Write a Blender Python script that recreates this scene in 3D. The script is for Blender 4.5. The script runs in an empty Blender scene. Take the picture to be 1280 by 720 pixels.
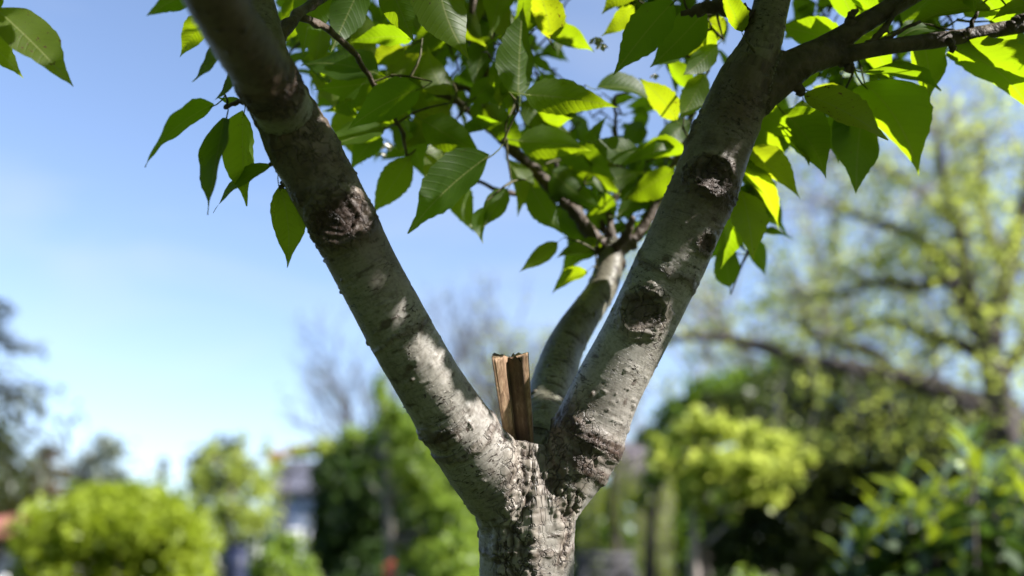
import bpy, math, random
import numpy as np
from mathutils import Vector, Matrix, Quaternion

random.seed(7)
rng = np.random.default_rng(7)
S = bpy.context.scene
COL = S.collection

# ------------------------------------------------------------------ camera
PITCH = math.radians(17.0)
CAM = Vector((0.0, 0.0, 1.05))
FPX = 35.0 / 36.0 * 1280.0
cd = bpy.data.cameras.new("camera")
cam = bpy.data.objects.new("camera", cd)
COL.objects.link(cam)
cam.location = CAM
cam.rotation_euler = (math.pi / 2 + PITCH, 0, 0)
cd.lens = 35.0
cd.sensor_width = 36.0
cd.clip_start = 0.02
cd.clip_end = 2000.0
cd.dof.use_dof = True
cd.dof.focus_distance = 0.95
cd.dof.aperture_fstop = 2.4
cd.dof.aperture_blades = 0
S.camera = cam
RT = Vector((1, 0, 0))
FW = Vector((0, math.cos(PITCH), math.sin(PITCH)))
UP = Vector((0, -math.sin(PITCH), math.cos(PITCH)))

def at(px, py, d):
    return CAM + RT * ((px - 640) / FPX * d) + UP * (-(py - 360) / FPX * d) + FW * d

def proj(p):
    v = p - CAM
    d = v.dot(FW)
    if d < 0.05:
        return (-9999, -9999, d)
    return (640 + v.dot(RT) / d * FPX, 360 - v.dot(UP) / d * FPX, d)

# ------------------------------------------------------------------ light
SUN_EL = math.radians(35.0)
SUN_AZ = math.radians(110.0)          # clockwise from +Y (the view direction) : to the right, a little behind the camera
SUN = Vector((math.sin(SUN_AZ) * math.cos(SUN_EL), math.cos(SUN_AZ) * math.cos(SUN_EL), math.sin(SUN_EL)))
w = bpy.data.worlds.new("World")
S.world = w
w.use_nodes = True
nt = w.node_tree
bg = nt.nodes["Background"]
sky = nt.nodes.new("ShaderNodeTexSky")
sky.sky_type = 'NISHITA'
sky.sun_disc = False
sky.sun_elevation = SUN_EL
sky.sun_rotation = SUN_AZ
sky.altitude = 200
sky.air_density = 1.0
sky.dust_density = 0.7
sky.ozone_density = 2.2
wb = nt.nodes.new("ShaderNodeMix"); wb.data_type = 'RGBA'; wb.blend_type = 'MULTIPLY'
wb.inputs[0].default_value = 1.0
nt.links.new(sky.outputs[0], wb.inputs[6]); wb.inputs[7].default_value = (1.06, .985, 1.0, 1)
# faint wisps of high cloud, over the whole sky
gm = nt.nodes.new("ShaderNodeTexCoord")
mpc = nt.nodes.new("ShaderNodeMapping"); mpc.inputs["Scale"].default_value = (2.2, 2.2, 6.5); mpc.inputs["Location"].default_value = (1.7, .4, .9)
cn = nt.nodes.new("ShaderNodeTexNoise"); cn.inputs["Scale"].default_value = 1.6; cn.inputs["Detail"].default_value = 5; cn.inputs["Distortion"].default_value = .5
cr = nt.nodes.new("ShaderNodeValToRGB")
cr.color_ramp.elements[0].position = .45; cr.color_ramp.elements[1].position = .78
cr.color_ramp.elements[1].color = (.26, .26, .26, 1)
nt.links.new(gm.outputs["Generated"], mpc.inputs[0]); nt.links.new(mpc.outputs[0], cn.inputs["Vector"]); nt.links.new(cn.outputs[0], cr.inputs[0])
cm = nt.nodes.new("ShaderNodeMix"); cm.data_type = 'RGBA'
nt.links.new(cr.outputs[0], cm.inputs[0]); nt.links.new(wb.outputs[2], cm.inputs[6]); cm.inputs[7].default_value = (3.5, 3.6, 3.75, 1)
nt.links.new(cm.outputs[2], bg.inputs[0])
bg.inputs[1].default_value = 0.105
sl = bpy.data.lights.new("sun", 'SUN')
sl.energy = 5.0
sl.angle = math.radians(0.53)
sl.color = (1.0, 0.97, 0.925)
so = bpy.data.objects.new("sun", sl)
COL.objects.link(so)
so.location = (20, -10, 30)
so.rotation_euler = (-SUN).to_track_quat('-Z', 'Y').to_euler()

S.render.engine = 'CYCLES'
S.view_settings.view_transform = 'Standard'
S.view_settings.look = 'None'
S.view_settings.gamma = 1.0
S.view_settings.exposure = 1.4
S.cycles.use_denoising = True
S.cycles.max_bounces = 8
S.cycles.diffuse_bounces = 4
S.cycles.glossy_bounces = 3
S.cycles.transmission_bounces = 5
S.cycles.caustics_reflective = False
S.cycles.caustics_refractive = False

# ------------------------------------------------------------------ helpers
def obj(name, me, parent=None, mat=None, loc=None):
    o = bpy.data.objects.new(name, me)
    COL.objects.link(o)
    if parent is not None:
        o.parent = parent
    if mat is not None and me is not None and not me.materials:
        me.materials.append(mat)
    if loc is not None:
        o.location = loc
    return o

def thing(name, label, cat, loc=(0, 0, 0), group=None):
    o = bpy.data.objects.new(name, None)
    o.empty_display_size = 0.1
    COL.objects.link(o)
    o.location = loc
    o["label"] = label
    o["category"] = cat
    if group:
        o["group"] = group
    return o

def tag(o, label, cat, group=None):
    o["label"] = label
    o["category"] = cat
    if group:
        o["group"] = group

def mesh_np(name, V, F, smooth=True):
    """V (n,3) float, F (m,k) int all same size"""
    V = np.asarray(V, dtype=np.float32)
    F = np.asarray(F, dtype=np.int32)
    me = bpy.data.meshes.new(name)
    me.vertices.add(len(V))
    me.vertices.foreach_set("co", V.ravel())
    m, k = F.shape
    me.loops.add(m * k)
    me.loops.foreach_set("vertex_index", F.ravel())
    me.polygons.add(m)
    me.polygons.foreach_set("loop_start", np.arange(0, m * k, k, dtype=np.int32))
    me.polygons.foreach_set("loop_total", np.full(m, k, dtype=np.int32))
    if smooth:
        me.polygons.foreach_set("use_smooth", np.ones(m, dtype=bool))
    me.update(calc_edges=True)
    return me

class MB:
    """collects quads"""
    def __init__(self):
        self.v = []
        self.f = []
    def box(self, c, s, rz=0.0, rx=0.0):
        M = Matrix.Rotation(rz, 3, 'Z') @ Matrix.Rotation(rx, 3, 'X')
        b = len(self.v)
        for dx in (-.5, .5):
            for dy in (-.5, .5):
                for dz in (-.5, .5):
                    self.v.append(tuple(Vector(c) + M @ Vector((dx * s[0], dy * s[1], dz * s[2]))))
        for q in ((0, 1, 3, 2), (4, 6, 7, 5), (0, 4, 5, 1), (2, 3, 7, 6), (0, 2, 6, 4), (1, 5, 7, 3)):
            self.f.append([b + i for i in q])
        return self
    def quad(self, a, b, c, d):
        n = len(self.v)
        self.v += [tuple(a), tuple(b), tuple(c), tuple(d)]
        self.f.append([n, n + 1, n + 2, n + 3])
        return self
    def tube(self, pts, rad, sides=8, seed=0, rough=0.0, caps=True):
        r_ = random.Random(seed)
        n = len(pts)
        base = len(self.v)
        t = (pts[1] - pts[0]).normalized()
        u = t.orthogonal().normalized()
        for i in range(n):
            t = (pts[min(i + 1, n - 1)] - pts[max(i - 1, 0)]).normalized()
            u = (u - t * u.dot(t)).normalized()
            v = t.cross(u)
            for k in range(sides):
                a = 2 * math.pi * k / sides
                r = rad[i] * (1 + rough * (r_.random() - .5))
                self.v.append(tuple(pts[i] + (u * math.cos(a) + v * math.sin(a)) * r))
        for i in range(n - 1):
            for k in range(sides):
                k2 = (k + 1) % sides
                self.f.append([base + i * sides + k, base + i * sides + k2, base + (i + 1) * sides + k2, base + (i + 1) * sides + k])
        if caps:
            for i in (0, n - 1):
                c = len(self.v)
                self.v.append(tuple(pts[i]))
                for k in range(0, sides, 2):
                    k1, k2 = (k + 1) % sides, (k + 2) % sides
                    q = [base + i * sides + k, base + i * sides + k1, base + i * sides + k2, c]
                    self.f.append(q if i else q[::-1])
        return self
    def build(self, name, mat, parent=None, smooth=False, rel=True):
        V = np.array(self.v, dtype=np.float32)
        if parent is not None and rel:
            V = V - np.array(parent.location, dtype=np.float32)
        me = mesh_np(name, V, self.f, smooth)
        return obj(name, me, parent, mat)

def cat_rom(P, n):
    """P list of tuples (any dim) -> (len-1)*n+1 interpolated rows"""
    P = np.array(P, dtype=float)
    Q = np.vstack([2 * P[0] - P[1], P, 2 * P[-1] - P[-2]])
    out = []
    for i in range(1, len(Q) - 2):
        p0, p1, p2, p3 = Q[i - 1], Q[i], Q[i + 1], Q[i + 2]
        for k in range(n):
            t = k / n
            out.append(0.5 * ((2 * p1) + (-p0 + p2) * t + (2 * p0 - 5 * p1 + 4 * p2 - p3) * t * t + (-p0 + 3 * p1 - 3 * p2 + p3) * t ** 3))
    out.append(Q[-2])
    return np.array(out)

# numpy value noise -------------------------------------------------
_T = rng.random(4096).astype(np.float32)
def _h(ix, iy, iz):
    return _T[((ix * 73856093) ^ (iy * 19349663) ^ (iz * 83492791)) & 4095]
def vnoise(p):
    p = np.asarray(p, dtype=np.float64)
    i = np.floor(p).astype(np.int64)
    f = (p - i).astype(np.float32)
    f = f * f * (3 - 2 * f)
    x, y, z = i[:, 0], i[:, 1], i[:, 2]
    fx, fy, fz = f[:, 0], f[:, 1], f[:, 2]
    def lx(yy, zz):
        return _h(x, yy, zz) * (1 - fx) + _h(x + 1, yy, zz) * fx
    a = lx(y, z) * (1 - fy) + lx(y + 1, z) * fy
    b = lx(y, z + 1) * (1 - fy) + lx(y + 1, z + 1) * fy
    return (a * (1 - fz) + b * fz) * 2 - 1
def fbm(p, o=3):
    s, a, r = 0, 1.0, 0
    for k in range(o):
        r = r + a * vnoise(p * (2 ** k) + 17.3 * k)
        s += a
        a *= .5
    return r / s
def sstep(a, b, x):
    t = np.clip((x - a) / (b - a), 0, 1)
    return t * t * (3 - 2 * t)

# ------------------------------------------------------------------ materials
def new_mat(name):
    m = bpy.data.materials.new(name)
    m.use_nodes = True
    n = m.node_tree.nodes
    for x in list(n):
        n.remove(x)
    return m, n, m.node_tree.links

def nd(n, t, **kw):
    x = n.new(t)
    for k, v in kw.items():
        if k.startswith("i_"):
            key = k[2:]
            x.inputs[int(key) if key.isdigit() else key].default_value = v
        else:
            setattr(x, k, v)
    return x

def ramp(n, stops):
    r = n.new("ShaderNodeValToRGB")
    e = r.color_ramp.elements
    while len(e) < len(stops):
        e.new(0.5)
    for i, (p, c) in enumerate(stops):
        e[i].position = p
        e[i].color = c if len(c) == 4 else (*c, 1)
    return r

def mixrgb(n, l, fac, a, b, mode='MIX'):
    m = n.new("ShaderNodeMix")
    m.data_type = 'RGBA'
    m.blend_type = mode
    for idx, v in ((0, fac), (6, a), (7, b)):
        if isinstance(v, bpy.types.NodeSocket):
            l.new(v, m.inputs[idx])
        else:
            m.inputs[idx].default_value = v if idx == 0 else (*v, 1)
    return m.outputs[2]

def simple_mat(name, c1, c2, scale=8.0, rough=0.8, bump=0.2, spec=0.3, coords='Object', detail=5):
    m, n, l = new_mat(name)
    tc = nd(n, "ShaderNodeTexCoord")
    no = nd(n, "ShaderNodeTexNoise", i_Scale=scale, i_Detail=detail)
    l.new(tc.outputs[coords], no.inputs["Vector"])
    r = ramp(n, [(0.3, c1), (0.7, c2)])
    l.new(no.outputs[0], r.inputs[0])
    p = nd(n, "ShaderNodeBsdfPrincipled", i_Roughness=rough)
    p.inputs["Specular IOR Level"].default_value = spec
    l.new(r.outputs[0], p.inputs["Base Color"])
    b = nd(n, "ShaderNodeBump", i_Strength=bump, i_Distance=0.02)
    l.new(no.outputs[0], b.inputs["Height"])
    l.new(b.outputs[0], p.inputs["Normal"])
    o = nd(n, "ShaderNodeOutputMaterial")
    l.new(p.outputs[0], o.inputs[0])
    return m

def foliage_mat(name, dark, light, trans, tmix=0.4, gloss=0.02, rough=0.4):
    """plain leaf material for distant crowns: random tint per leaf island"""
    m, n, l = new_mat(name)
    g = nd(n, "ShaderNodeNewGeometry")
    r = ramp(n, [(0.0, dark), (1.0, light)])
    l.new(g.outputs["Random Per Island"], r.inputs[0])
    d = nd(n, "ShaderNodeBsdfDiffuse")
    l.new(r.outputs[0], d.inputs[0])
    t = nd(n, "ShaderNodeBsdfTranslucent")
    tr = ramp(n, [(0.0, tuple(c * 0.75 for c in trans)), (1.0, trans)])
    l.new(g.outputs["Random Per Island"], tr.inputs[0])
    l.new(tr.outputs[0], t.inputs[0])
    mx = nd(n, "ShaderNodeMixShader", i_0=tmix)
    l.new(d.outputs[0], mx.inputs[1]); l.new(t.outputs[0], mx.inputs[2])
    gl = nd(n, "ShaderNodeBsdfGlossy", i_Roughness=rough)
    gl.inputs[0].default_value = (1, 1, 1, 1)
    m2 = nd(n, "ShaderNodeMixShader", i_0=gloss)
    l.new(mx.outputs[0], m2.inputs[1]); l.new(gl.outputs[0], m2.inputs[2])
    o = nd(n, "ShaderNodeOutputMaterial")
    l.new(m2.outputs[0], o.inputs[0])
    return m

# --- bark of the near tree
def bark_material(name="grey_bark", tint=(.62, .595, .57), lichen=.55):
    m, n, l = new_mat(name)
    def attr(a):
        return nd(n, "ShaderNodeAttribute", attribute_name=a)
    V = attr("bark_co").outputs["Vector"]
    rg, sc, hg = attr("rough_bark").outputs["Fac"], attr("scar").outputs["Fac"], attr("relief").outputs["Fac"]
    def noise(scale, detail=4.0, rough=.6, mp=None, loc=(0, 0, 0), dist=0.0, src=None):
        q = nd(n, "ShaderNodeTexNoise", i_Scale=scale, i_Detail=detail, i_Roughness=rough)
        q.inputs["Distortion"].default_value = dist
        k = nd(n, "ShaderNodeMapping"); k.inputs["Scale"].default_value = mp or (1, 1, 1); k.inputs["Location"].default_value = loc
        l.new(src or V, k.inputs[0]); l.new(k.outputs[0], q.inputs["Vector"])
        return q.outputs[0]
    def mul(a, b):
        x = nd(n, "ShaderNodeMath", operation='MULTIPLY')
        for i, v in enumerate((a, b)):
            if isinstance(v, bpy.types.NodeSocket):
                l.new(v, x.inputs[i])
            else:
                x.inputs[i].default_value = v
        return x.outputs[0]
    def rmp(src, stops):
        r = ramp(n, stops); l.new(src, r.inputs[0]); return r.outputs[0]
    T = lambda c: tuple(x * y for x, y in zip(c, tint))
    n1 = noise(16.0, 7.0, .66)
    base = rmp(n1, [(0.30, T((0.30, 0.275, 0.25))), (0.46, T((0.44, 0.42, 0.395))), (0.70, T((0.55, 0.54, 0.52)))])
    n2 = noise(10.0, 6.0, .72, loc=(3.1, 1.2, .4))
    c = mixrgb(n, l, rmp(n2, [(0.47, (0, 0, 0)), (0.66, (0.6 * lichen,) * 3)]), base, T((0.25, 0.25, 0.185)))
    n2b = noise(30.0, 5.0, .7, loc=(9.1, 4.2, 1.4))
    c = mixrgb(n, l, rmp(n2b, [(0.53, (0, 0, 0)), (0.68, (.75, .75, .75))]), c, T((0.13, 0.10, 0.08)))
    # fine streaks round the limb
    n3 = noise(1.0, 5.0, .65, mp=(55, 55, 360), dist=.9)
    c = mixrgb(n, l, .8, c, rmp(n3, [(0.30, (0.45, 0.42, 0.39)), (0.47, (1, 1, 1)), (0.74, (1.15, 1.14, 1.12))]), 'MULTIPLY')
    # short curved dashes: dark nicks with a pale lip
    n6 = noise(1.0, 2.5, .5, mp=(120, 120, 300), dist=1.6, loc=(2, 5, 7))
    n6m = noise(22.0, 3.0, .6, loc=(1, 7, 2))
    nick = mul(rmp(n6, [(0.60, (0, 0, 0)), (0.645, (1, 1, 1))]), rmp(n6m, [(0.44, (0, 0, 0)), (0.56, (1, 1, 1))]))
    lip = mul(rmp(n6, [(0.54, (0, 0, 0)), (0.585, (1, 1, 1)), (0.60, (0, 0, 0))]), rmp(n6m, [(0.44, (0, 0, 0)), (0.56, (.6, .6, .6))]))
    c = mixrgb(n, l, lip, c, T((.62, .58, .52)))
    c = mixrgb(n, l, nick, c, T((.07, .05, .04)))
    n4 = noise(300.0, 3.0)
    c = mixrgb(n, l, .55, c, rmp(n4, [(0.36, (0.55, 0.52, 0.48)), (0.52, (1, 1, 1))]), 'MULTIPLY')
    # flaky old bark: thin dark cracks between plates
    wob = nd(n, "ShaderNodeTexNoise", i_Scale=60.0, i_Detail=4.0)
    l.new(V, wob.inputs["Vector"])
    vm = nd(n, "ShaderNodeVectorMath", operation='MULTIPLY_ADD')
    l.new(wob.outputs[1], vm.inputs[0]); vm.inputs[1].default_value = (.03, .03, .03); l.new(V, vm.inputs[2])
    mpv = nd(n, "ShaderNodeMapping"); mpv.inputs["Scale"].default_value = (90, 90, 36)
    l.new(vm.outputs[0], mpv.inputs[0])
    vo = nd(n, "ShaderNodeTexVoronoi", feature='DISTANCE_TO_EDGE', i_Scale=1.0)
    l.new(mpv.outputs[0], vo.inputs["Vector"])
    crack = rmp(vo.outputs["Distance"], [(0.0, (0, 0, 0)), (0.065, (1, 1, 1))])
    plate = rmp(noise(45.0, 6.0, .7, loc=(4, 4, 4)), [(0.3, T((0.24, 0.20, 0.17))), (0.5, T((0.40, 0.36, 0.32))), (0.7, T((0.54, 0.51, 0.46)))])
    plate = mixrgb(n, l, .8, plate, rmp(hg, [(0.05, (.16, .12, .10)), (0.35, (.8, .76, .72)), (.8, (1.1, 1.1, 1.1))]), 'MULTIPLY')
    plate = mixrgb(n, l, crack, T((.05, .035, .028)), plate)
    c = mixrgb(n, l, rg, c, plate)
    n5 = noise(100.0, 6.0, .7)
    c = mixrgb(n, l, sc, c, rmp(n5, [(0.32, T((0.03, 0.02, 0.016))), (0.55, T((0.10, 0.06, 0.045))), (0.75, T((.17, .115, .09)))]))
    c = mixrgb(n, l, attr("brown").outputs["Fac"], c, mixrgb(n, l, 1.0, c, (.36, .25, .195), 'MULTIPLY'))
    p = nd(n, "ShaderNodeBsdfPrincipled", i_Roughness=0.5)
    p.inputs["Specular IOR Level"].default_value = 0.4
    l.new(c, p.inputs["Base Color"])
    prev = None
    for h, st, ds in ((n3, .3, .0010), (n4, .35, .0006), (mul(nick, -1.0), .8, .0012), (lip, .6, .001), (mul(crack, rg), .9, .0016), (mul(n5, sc), .7, .003)):
        bm = nd(n, "ShaderNodeBump", i_Strength=st, i_Distance=ds)
        l.new(h, bm.inputs["Height"])
        if prev:
            l.new(prev, bm.inputs["Normal"])
        prev = bm.outputs[0]
    l.new(prev, p.inputs["Normal"])
    o = nd(n, "ShaderNodeOutputMaterial")
    l.new(p.outputs[0], o.inputs[0])
    return m

def leaf_material():
    m, n, l = new_mat("fruit_tree_leaf")
    uv = nd(n, "ShaderNodeUVMap", uv_map="leaf_uv")
    sx = nd(n, "ShaderNodeSeparateXYZ")
    l.new(uv.outputs[0], sx.inputs[0])
    def math_(op, a, b=None, c=None):
        x = nd(n, "ShaderNodeMath", operation=op)
        for i, v in enumerate((a, b, c)):
            if v is None:
                continue
            if isinstance(v, bpy.types.NodeSocket):
                l.new(v, x.inputs[i])
            else:
                x.inputs[i].default_value = v
        return x.outputs[0]
    av = math_('ABSOLUTE', sx.outputs[1])            # |across| 0..~0.27
    # side veins: sweep forward from the midrib, arched
    bend = math_('MULTIPLY', math_('POWER', av, 1.35), 1.5)
    ph = math_('MULTIPLY', math_('SUBTRACT', sx.outputs[0], bend), 12.0)
    fr = math_('ABSOLUTE', math_('SUBTRACT', math_('FRACT', ph), 0.5))
    side = math_('LESS_THAN', fr, 0.055)
    sidem = math_('SMOOTH_MIN', math_('MULTIPLY', fr, 6.0), 1.0, 0.3)
    mid = math_('LESS_THAN', av, 0.0075)
    oi = nd(n, "ShaderNodeObjectInfo")
    tc = nd(n, "ShaderNodeTexCoord")
    no = nd(n, "ShaderNodeTexNoise", i_Scale=9.0, i_Detail=4.0)
    l.new(tc.outputs["Object"], no.inputs["Vector"])
    rfl = ramp(n, [(0.0, (0.022, 0.046, 0.006)), (0.6, (0.040, 0.074, 0.008)), (1.0, (0.075, 0.098, 0.012))])
    l.new(oi.outputs["Random"], rfl.inputs[0])
    c1 = mixrgb(n, l, math_('MULTIPLY', no.outputs[0], 0.45), rfl.outputs[0], (0.05, 0.085, 0.01))
    c1 = mixrgb(n, l, math_('MULTIPLY', side, 0.12), c1, (0.12, 0.16, 0.035))
    c1 = mixrgb(n, l, math_('MULTIPLY', mid, 0.75), c1, (0.24, 0.26, 0.09))
    trn = ramp(n, [(0.0, (0.27, 0.44, 0.005)), (0.55, (0.37, 0.53, 0.006)), (1.0, (0.48, 0.57, 0.010))])
    l.new(oi.outputs["Random"], trn.inputs[0])
    t1 = mixrgb(n, l, math_('MULTIPLY', side, 0.16), trn.outputs[0], (0.26, 0.40, 0.006))
    t1 = mixrgb(n, l, math_('MULTIPLY', mid, 0.5), t1, (0.30, 0.36, 0.03))
    n6 = nd(n, "ShaderNodeTexNoise", i_Scale=22.0, i_Detail=3.0)
    l.new(tc.outputs["Object"], n6.inputs["Vector"])
    spot = ramp(n, [(0.735, (0, 0, 0)), (0.76, (1, 1, 1))])
    l.new(math_('ADD', n6.outputs[0], math_('MULTIPLY', math_('POWER', oi.outputs["Random"], 4.0), .10)), spot.inputs[0])
    t1 = mixrgb(n, l, spot.outputs[0], t1, (0.16, 0.09, 0.01))
    c1 = mixrgb(n, l, spot.outputs[0], c1, (0.09, 0.05, 0.02))
    bump = nd(n, "ShaderNodeBump", i_Strength=0.2, i_Distance=0.001)
    l.new(sidem, bump.inputs["Height"])
    d = nd(n, "ShaderNodeBsdfDiffuse")
    l.new(c1, d.inputs[0]); l.new(bump.outputs[0], d.inputs["Normal"])
    t = nd(n, "ShaderNodeBsdfTranslucent")
    l.new(t1, t.inputs[0]); l.new(bump.outputs[0], t.inputs["Normal"])
    add = nd(n, "ShaderNodeMixShader", i_0=0.62)
    l.new(d.outputs[0], add.inputs[1]); l.new(t.outputs[0], add.inputs[2])
    gl = nd(n, "ShaderNodeBsdfGlossy", i_Roughness=0.5)
    l.new(bump.outputs[0], gl.inputs["Normal"])
    mx = nd(n, "ShaderNodeMixShader", i_0=0.022)
    l.new(add.outputs[0], mx.inputs[1]); l.new(gl.outputs[0], mx.inputs[2])
    o = nd(n, "ShaderNodeOutputMaterial")
    l.new(mx.outputs[0], o.inputs[0])
    return m

M_BARK = bark_material()
M_MOSSY = bark_material('mossy_bark', (.46, .46, .38), 1.3)
M_LEAF = leaf_material()
M_BRANCH = simple_mat("young_branch_bark", (0.035, 0.024, 0.018), (0.11, 0.08, 0.06), 60, 0.6, 0.5)
M_TWIG = simple_mat("green_brown_twig", (0.05, 0.045, 0.018), (0.10, 0.09, 0.035), 50, 0.6, 0.2)
M_TRUNKBG = simple_mat("background_bark", (0.045, 0.036, 0.032), (0.11, 0.09, 0.085), 6, 0.85, 0.4)
M_TRUNKPALE = simple_mat("pale_bark", (0.22, 0.19, 0.165), (0.36, 0.31, 0.28), 8, 0.85, 0.4)
M_TWIGBG = simple_mat("grey_purple_twigs", (0.20, 0.17, 0.18), (0.32, 0.28, 0.30), 6, 0.85, 0.2)
M_GRASS = simple_mat("lawn_grass", (0.018, 0.032, 0.009), (0.042, 0.058, 0.016), 0.6, 0.9, 0.4)

# ------------------------------------------------------------------ ground
mb = MB()
N = 24
for i in range(N):
    for j in range(N):
        x0, x1 = -600 + 1200 * i / N, -600 + 1200 * (i + 1) / N
        y0, y1 = -300 + 1200 * j / N, -300 + 1200 * (j + 1) / N
        mb.quad((x0, y0, 0), (x1, y0, 0), (x1, y1, 0), (x0, y1, 0))
g = mb.build("ground", M_GRASS)
g["kind"] = "structure"
# ================================================================== THE NEAR FRUIT TREE
TREE = thing("fruit_tree", "young grey-barked fruit tree in front, forking into three limbs with a leafy crown overhead", "tree",
             loc=tuple(at(659, 720, 0.985).xy) + (0.0,))
TL = np.array(TREE.location)

def spec(rows, n=4):
    """rows (px, py, depth, radius in px) -> smooth world polyline and radii"""
    P = []
    for (px, py, d, r) in rows:
        q = at(px, py, d)
        P.append((q.x, q.y, q.z, r / FPX * d))
    return cat_rom(P, n)

g0 = at(659, 720, 0.985)
trunk = spec([(659, 800, 0.985, 61), (659, 760, 0.985, 61), (659, 720, 0.985, 59.5), (659, 690, .985, 59), (658, 640, .986, 59), (658, 602, .988, 50), (664, 558, .993, 38)])
low = np.array([(g0.x, g0.y + .004, -0.05, 0.085), (g0.x, g0.y + .002, 0.05, 0.068), (g0.x, g0.y, 0.2, 0.054), (g0.x, g0.y, 0.6, 0.049)])
lowtube = cat_rom(np.vstack([low, trunk[:1] + np.array([[0, 0, .01, -.0012]])]), 5)
limbL = spec([(656, 655, .985, 40), (626, 612, .972, 45), (590, 560, .955, 46), (547, 495, .935, 42.5), (505, 425, .92, 41), (462, 345, .908, 41),
              (425, 272, .898, 42), (386, 197, .89, 43), (358, 145, .885, 41), (336, 95, .888, 34), (320, 40, .90, 32), (302, -30, .92, 31), (290, -70, .93, 30)])
limbR = spec([(660, 665, .985, 38), (690, 615, .984, 43), (726, 560, .987, 46), (762, 480, .992, 42.5), (798, 410, .997, 41), (842, 322, 1.0, 42),
              (879, 238, 1.002, 42), (906, 165, 1.003, 39), (932, 105, 1.003, 37), (952, 55, 1.004, 26), (964, 5, 1.004, 21.5), (974, -40, 1.004, 20), (982, -70, 1.004, 19)])
limbB = spec([(664, 640, 1.0, 36), (667, 592, 1.015, 37), (675, 550, 1.045, 34), (685, 508, 1.09, 29), (695, 466, 1.13, 27), (708, 430, 1.16, 23.5),
              (730, 394, 1.19, 20), (752, 362, 1.22, 18), (763, 328, 1.25, 17), (768, 302, 1.26, 14)])
forkL = spec([(366, 160, .895, 32), (348, 125, .85, 36), (318, 75, .78, 37.5), (287, 30, .715, 36.5), (250, -40, .65, 37), (225, -90, .62, 36)])
forkR1 = spec([(926, 128, 1.003, 31), (966, 100, 1.004, 27), (1005, 76, 1.005, 20), (1035, 57, 1.01, 15), (1075, 32, 1.015, 13), (1130, 0, 1.03, 12), (1180, -30, 1.04, 11)])
forkR2 = spec([(1000, 82, 1.005, 15), (1045, 71, 1.01, 11.5), (1100, 60, 1.01, 10), (1150, 53, 1.02, 10), (1200, 46, 1.03, 9.5), (1280, 31, 1.04, 9.5), (1320, 22, 1.045, 9)])
BR = [trunk, limbL, limbR, limbB, forkL, forkR1, forkR2]
BRNAMES = ["trunk", "limb", "limb", "limb", "branch", "branch", "branch"]
NSPEC = len(BR)

# smooth union of tapered tubes -> remeshed skin
def seg_dist(P, br, want=False):
    best = np.full(len(P), 1e9)
    bs = np.zeros(len(P)); bi = np.zeros(len(P), dtype=int); bt = np.zeros(len(P))
    A, R = br[:, :3], br[:, 3]
    L = np.concatenate([[0], np.cumsum(np.linalg.norm(np.diff(A, axis=0), axis=1))])
    for i in range(len(A) - 1):
        a, b = A[i], A[i + 1]
        ba = b - a
        t = np.clip(((P - a) @ ba) / (ba @ ba), 0, 1)
        e = P - a - t[:, None] * ba
        d = np.sqrt(np.einsum('ij,ij->i', e, e)) - (R[i] + (R[i + 1] - R[i]) * t)
        m = d < best
        best = np.where(m, d, best)
        if want:
            bs = np.where(m, L[i] + t * (L[i + 1] - L[i]), bs); bi = np.where(m, i, bi); bt = np.where(m, t, bt)
    return (best, bs, bi, bt) if want else best

KS = [.012, .012, .012, .012, .006, .006, .003]
def sdf(P):
    d = None
    for k, br in zip(KS, BR):
        e = seg_dist(P, br)
        if d is None:
            d = e
        else:
            h = np.clip(0.5 + 0.5 * (d - e) / k, 0, 1)
            d = d * (1 - h) + e * h - k * h * (1 - h)
    return d

mb = MB()
for br in BR:
    mb.tube([Vector(p[:3]) for p in br], br[:, 3], 20)
V0 = np.array(mb.v)
tmp = obj("temporary", mesh_np("temporary", V0, mb.f))
md = tmp.modifiers.new("r", 'REMESH')
md.mode = 'VOXEL'
md.voxel_size = 0.0018
dg = bpy.context.evaluated_depsgraph_get()
em = tmp.evaluated_get(dg).to_mesh()
nv = len(em.vertices)
V = np.empty(nv * 3, dtype=np.float32); em.vertices.foreach_get("co", V)
V = V.reshape(-1, 3).astype(np.float64)
npoly = len(em.polygons)
F = np.empty(npoly * 4, dtype=np.int32); em.loops.foreach_get("vertex_index", F)
F = F.reshape(-1, 4)
tmp.evaluated_get(dg).to_mesh_clear()
bpy.data.objects.remove(tmp)
# Laplacian smooth to remove voxel steps
E = np.vstack([F[:, [0, 1]], F[:, [1, 2]], F[:, [2, 3]], F[:, [3, 0]]])
cnt = np.bincount(E[:, 0], minlength=nv)[:, None] + np.bincount(E[:, 1], minlength=nv)[:, None]
def lap(X):
    out = np.zeros_like(X)
    for c in range(X.shape[1]):
        out[:, c] = np.bincount(E[:, 0], X[E[:, 1], c], nv) + np.bincount(E[:, 1], X[E[:, 0], c], nv)
    return out / np.maximum(cnt, 1)
for _ in range(4):
    V = V * .4 + lap(V) * .6
def grad(P):
    e = 4e-4
    ks = np.array([[1, -1, -1], [-1, -1, 1], [-1, 1, -1], [1, 1, 1]], dtype=float)
    G = np.zeros_like(P)
    for k in ks:
        G += k * sdf(P + k * e)[:, None]
    G /= (4 * e)
    return G
for _ in range(2):
    d0 = sdf(V)
    if _ == 0:
        G = grad(V)
    V = V - np.clip(d0, -.004, .004)[:, None] * G / np.maximum((G * G).sum(1), .25)[:, None]
Nn = G / np.maximum(np.linalg.norm(G, axis=1), 1e-6)[:, None]

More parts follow.
